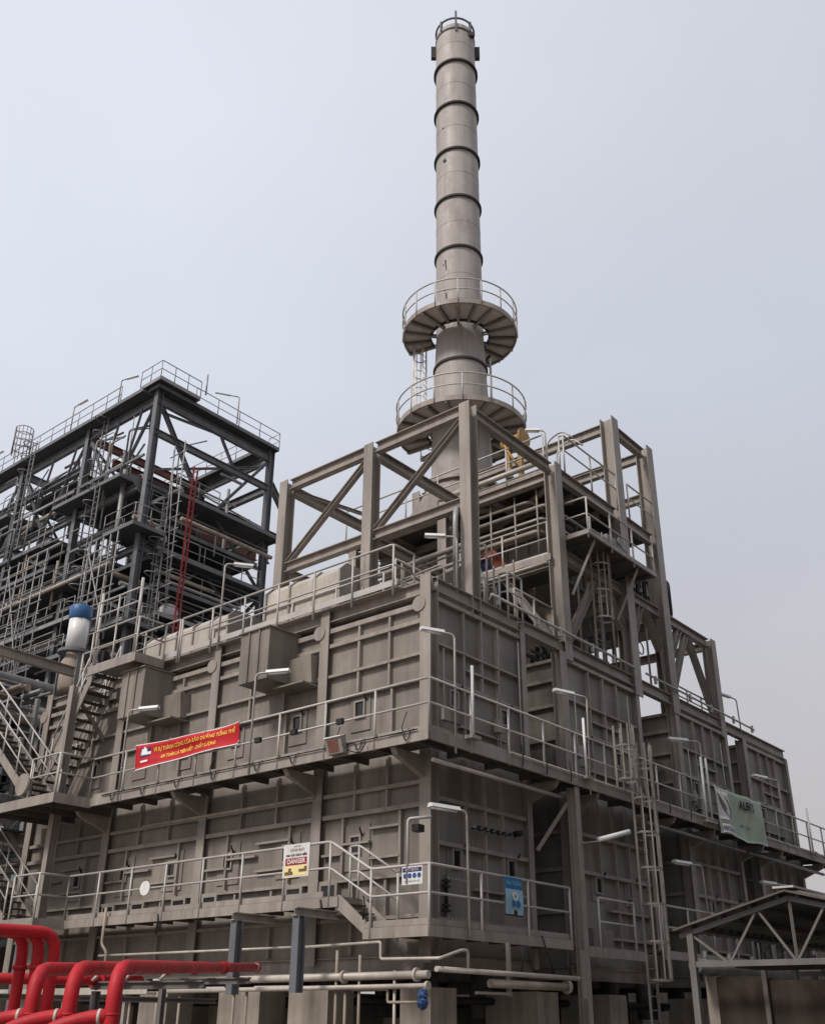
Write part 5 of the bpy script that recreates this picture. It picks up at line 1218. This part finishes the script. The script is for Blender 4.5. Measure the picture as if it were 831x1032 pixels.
MB().ib((-2.2, 11.5, 0), (-2.2, 11.5, 3.6), .14, .14, (1, 0, 0)).put('leg', HANG, t)
t = thing('pipe_bracket', 'short steel hanger frames under the right-hand walkway', 'pipe support', (2, -.9, 2.2))
for x in (1.3, 4.2): MB().box(x, -.98, 2.0, x + .07, -.90, 3.0).put('hanger', STEEL, t)
MB().box(.2, -1.0, 2.02, 1.3, -.93, 2.07).put('cross_bar', STEEL, t)
MB().tube([(1.75, -.95, 3.0), (1.8, -1.0, 2.7), (1.72, -.98, 2.45)], .018, 6).put('hanging_cable', BLACK, t); b = MB().tube([(2.6, -.95, 3.2), (2.75, -1.0, 2.8), (2.95, -1.0, 2.45)], .018, 6); b.put('hanging_cable', BLACK, t)
t = thing('exchanger', 'dull horizontal pipe bundle seen under the shelter roof', 'heat exchanger', (12, -2.5, 0))
MB().tube([(7.0, -2.3, 2.75), (12.0, -2.3, 2.75)], .17, 16).put('shell', DRUM, t)
for x in (7.6, 9.0, 10.4, 11.6): MB().tube([(x, -2.3, 2.75), (x, -2.3, 3.1)], .05, 10).put('nozzle', DRUM, t)
for x in (7.8, 11.2): MB().box(x, -2.45, 0, x + .2, -2.15, 2.55).put('saddle', CONC, t)

# ------------------------------------------------------------------ open shelter at lower right
t = thing('open_shelter', 'low open shelter with a gabled sheet roof and zigzag truss at lower right', 'shelter', (2, -7.6, 0))
YR = -7.65; half = 1.85; ze, zr = 2.88, 3.36; X0, X1 = -1.15, 7.5
for s in (1, -1):
    n = 26; vs = []; fs = []
    for lay in (0, .03):
        for i in range(2 * n + 1):
            x = X0 + (X1 - X0) * i / (2 * n); w = .018 * (1 if i % 2 else -1)
            for (yy, zz) in ((YR, zr), (YR + s * half, ze)): vs.append((x, yy, zz + w + lay))
    o = 2 * (2 * n + 1)
    for i in range(2 * n): q = 2 * i; fs += [(q, q + 1, q + 3, q + 2), (q + o, q + 2 + o, q + 3 + o, q + 1 + o)]
    fs += [(0, o, 1 + o, 1), (4 * n, 4 * n + 1, 4 * n + 1 + o, 4 * n + o)]
    MB().add(vs, fs).put('roof_sheet', ROOFM, t)
MB().box(X0 - .02, YR - .16, zr + .03, X1, YR + .16, zr + .06).put('ridge_cap', RAIL, t)
for x in (-1.0, 3.2, 7.3):
    T = []
    yl, yr = YR + 1.62, YR - 1.62; zb = 2.38
    sl = lambda y: zr - .10 - (zr - ze) * abs(y - YR) / half
    for s in (1, -1): MB().bar((x, YR, sl(YR)), (x, YR + s * 1.8, sl(YR + 1.8)), .07, .06).put('rafter', TRUSS, t)
    MB().bar((x, yl, zb), (x, yr, zb), .085, .06).put('tie_beam', TRUSS, t)
    J = [(yl, sl(yl) - .02), (YR + 1.03, zb), (YR + .51, sl(YR + .51)), (YR, zb), (YR - .51, sl(YR - .51)), (YR - 1.03, zb), (yr, sl(yr) - .02)]
    for a, b_ in zip(J, J[1:]): MB().bar((x + .01, *a), (x + .01, *b_), .035, .035).put('web_bar', TRUSS, t)
    MB().bar((x + .01, YR, zb), (x + .01, YR, sl(YR)), .035, .035).put('web_bar', TRUSS, t)
    for y in (yl, yr): MB().bar((x, y, 0), (x, y, sl(y)), .10, .10, (1, 0, 0)).put('post', TRUSS, t)
for s in (1, -1):
    for k in (.15, .6, 1.1, 1.6):
        y = YR + s * k; MB().bar((X0 + .1, y, zr - .045 - (zr - ze) * k / half), (X1 - .1, y, zr - .045 - (zr - ze) * k / half), .05, .05).put('purlin', ROOFM, t)
t = thing('board_wall', 'brown board screen standing under the shelter', 'screen', (-.4, -7.7, 0))
MB().box(-.45, -6.9, 0, -.40, -6.12, 2.22).put('board', BOARD, t); MB().box(-.40, -9.3, 0, -.35, -6.91, 2.16).put('board', BOARD, t)
MB().box(-.5, -6.95, 0, -.451, -6.88, 2.3).put('stud', ROOFM, t)
t = thing('stored_fittings', 'row of small stored fittings on the shelf behind the shelter truss', 'fittings', (1, -7.5, 2.43))
rb = random.Random(9)
for k in range(16):
    h = rb.uniform(.05, .16); q = (1.0 + rb.uniform(-.3, .3), -6.4 - k * .17)
    MB().tube([(*q, 2.432), (*q, 2.43 + h * 2)], rb.uniform(.03, .08), 8).put('fitting', GREYP, t)
w = MB().box(.4, -9.3, 2.38, 1.6, -6.1, 2.43).put('storage_shelf', BOARD); tag(w, 'brown shelf under the shelter roof behind the truss', 'shelf')

# ------------------------------------------------------------------ camera
f_px, pyc, yaw, pitch, roll = 1008.15, 554.0, 0.6967464, 0.4380725, 0.0077191
fw = V((math.cos(yaw) * math.cos(pitch), math.sin(yaw) * math.cos(pitch), math.sin(pitch)))
r0 = V((math.sin(yaw), -math.cos(yaw), 0)); u0 = r0.cross(fw)
rr = r0 * math.cos(roll) + u0 * math.sin(roll); uu = -r0 * math.sin(roll) + u0 * math.cos(roll)
cd = bpy.data.cameras.new('camera'); cam = bpy.data.objects.new('camera', cd); COL.objects.link(cam)
M = Matrix((rr, uu, -fw)).transposed().to_4x4(); M.translation = V((-16.67, -13.40, 1.6)); cam.matrix_world = M
cd.sensor_fit = 'HORIZONTAL'; cd.sensor_width = 36; cd.lens = 36 * f_px / 831; cd.shift_y = (pyc - 516) / 831
cd.clip_start = .1; cd.clip_end = 3000
scene.camera = cam

# ------------------------------------------------------------------ light
SUN_AZ, SUN_EL = math.radians(172), math.radians(46)      # direction towards the sun, from +X
sd = bpy.data.lights.new('sun', 'SUN'); sd.energy = 2.7; sd.angle = math.radians(12); sd.color = (1.0, .94, .87)
so = bpy.data.objects.new('sun', sd); COL.objects.link(so)
sdir = V((math.cos(SUN_AZ) * math.cos(SUN_EL), math.sin(SUN_AZ) * math.cos(SUN_EL), math.sin(SUN_EL)))
so.rotation_euler = (-sdir).to_track_quat('-Z', 'Y').to_euler(); so.location = (-20, -10, 60)
wd = bpy.data.worlds.new('World'); scene.world = wd; wd.use_nodes = True
nt = wd.node_tree; N = nt.nodes; L = nt.links
bg = N['Background']; bg.inputs['Strength'].default_value = 0.1
sky = N.new('ShaderNodeTexSky'); sky.sky_type = 'NISHITA'; sky.sun_disc = False; sky.sun_elevation = SUN_EL
sky.sun_rotation = math.pi / 2 - SUN_AZ; sky.dust_density = 4.0; sky.air_density = 1.0
tc = N.new('ShaderNodeTexCoord'); sep = N.new('ShaderNodeSeparateXYZ'); L.new(tc.outputs['Generated'], sep.inputs[0])
rmp = N.new('ShaderNodeValToRGB'); L.new(sep.outputs['Z'], rmp.inputs[0])
cr = rmp.color_ramp; cr.elements[0].position = 0.0; cr.elements[0].color = (5.6, 4.95, 4.95, 1)
cr.elements[1].position = .9; cr.elements[1].color = (7.5, 7.75, 8.5, 1)
for p_, c_ in ((.16, (5.7, 5.35, 5.5, 1)), (.30, (5.9, 5.75, 6.05, 1)), (.42, (5.95, 6.15, 6.75, 1)), (.56, (6.6, 6.95, 7.75, 1))): q = cr.elements.new(p_); q.color = c_
nz = N.new('ShaderNodeTexNoise'); nz.inputs['Scale'].default_value = 1.9; nz.inputs['Detail'].default_value = 4; L.new(tc.outputs['Generated'], nz.inputs['Vector'])
mr = N.new('ShaderNodeMapRange'); mr.inputs['From Min'].default_value = .3; mr.inputs['From Max'].default_value = .7; mr.inputs['To Min'].default_value = .94; mr.inputs['To Max'].default_value = 1.055; L.new(nz.outputs['Fac'], mr.inputs['Value'])
sc_ = N.new('ShaderNodeVectorMath'); sc_.operation = 'SCALE'; L.new(rmp.outputs['Color'], sc_.inputs[0])
dt = N.new('ShaderNodeVectorMath'); dt.operation = 'DOT_PRODUCT'; L.new(tc.outputs['Generated'], dt.inputs[0]); dt.inputs[1].default_value = (-.642, .767, 0)
m2 = N.new('ShaderNodeMapRange'); m2.inputs['From Min'].default_value = -.5; m2.inputs['From Max'].default_value = .5; m2.inputs['To Min'].default_value = .89; m2.inputs['To Max'].default_value = 1.08; L.new(dt.outputs['Value'], m2.inputs['Value'])
mm = N.new('ShaderNodeMath'); mm.operation = 'MULTIPLY'; L.new(mr.outputs['Result'], mm.inputs[0]); L.new(m2.outputs['Result'], mm.inputs[1]); L.new(mm.outputs[0], sc_.inputs['Scale'])
mx = N.new('ShaderNodeMix'); mx.data_type = 'RGBA'; mx.inputs[0].default_value = 0.88
L.new(sky.outputs['Color'], mx.inputs[6]); L.new(sc_.outputs['Vector'], mx.inputs[7]); L.new(mx.outputs[2], bg.inputs['Color'])
vs_ = scene.view_settings; vs_.view_transform = 'Standard'; vs_.look = 'None'; vs_.gamma = 1; vs_.use_curve_mapping = False; vs_.exposure = 0.14
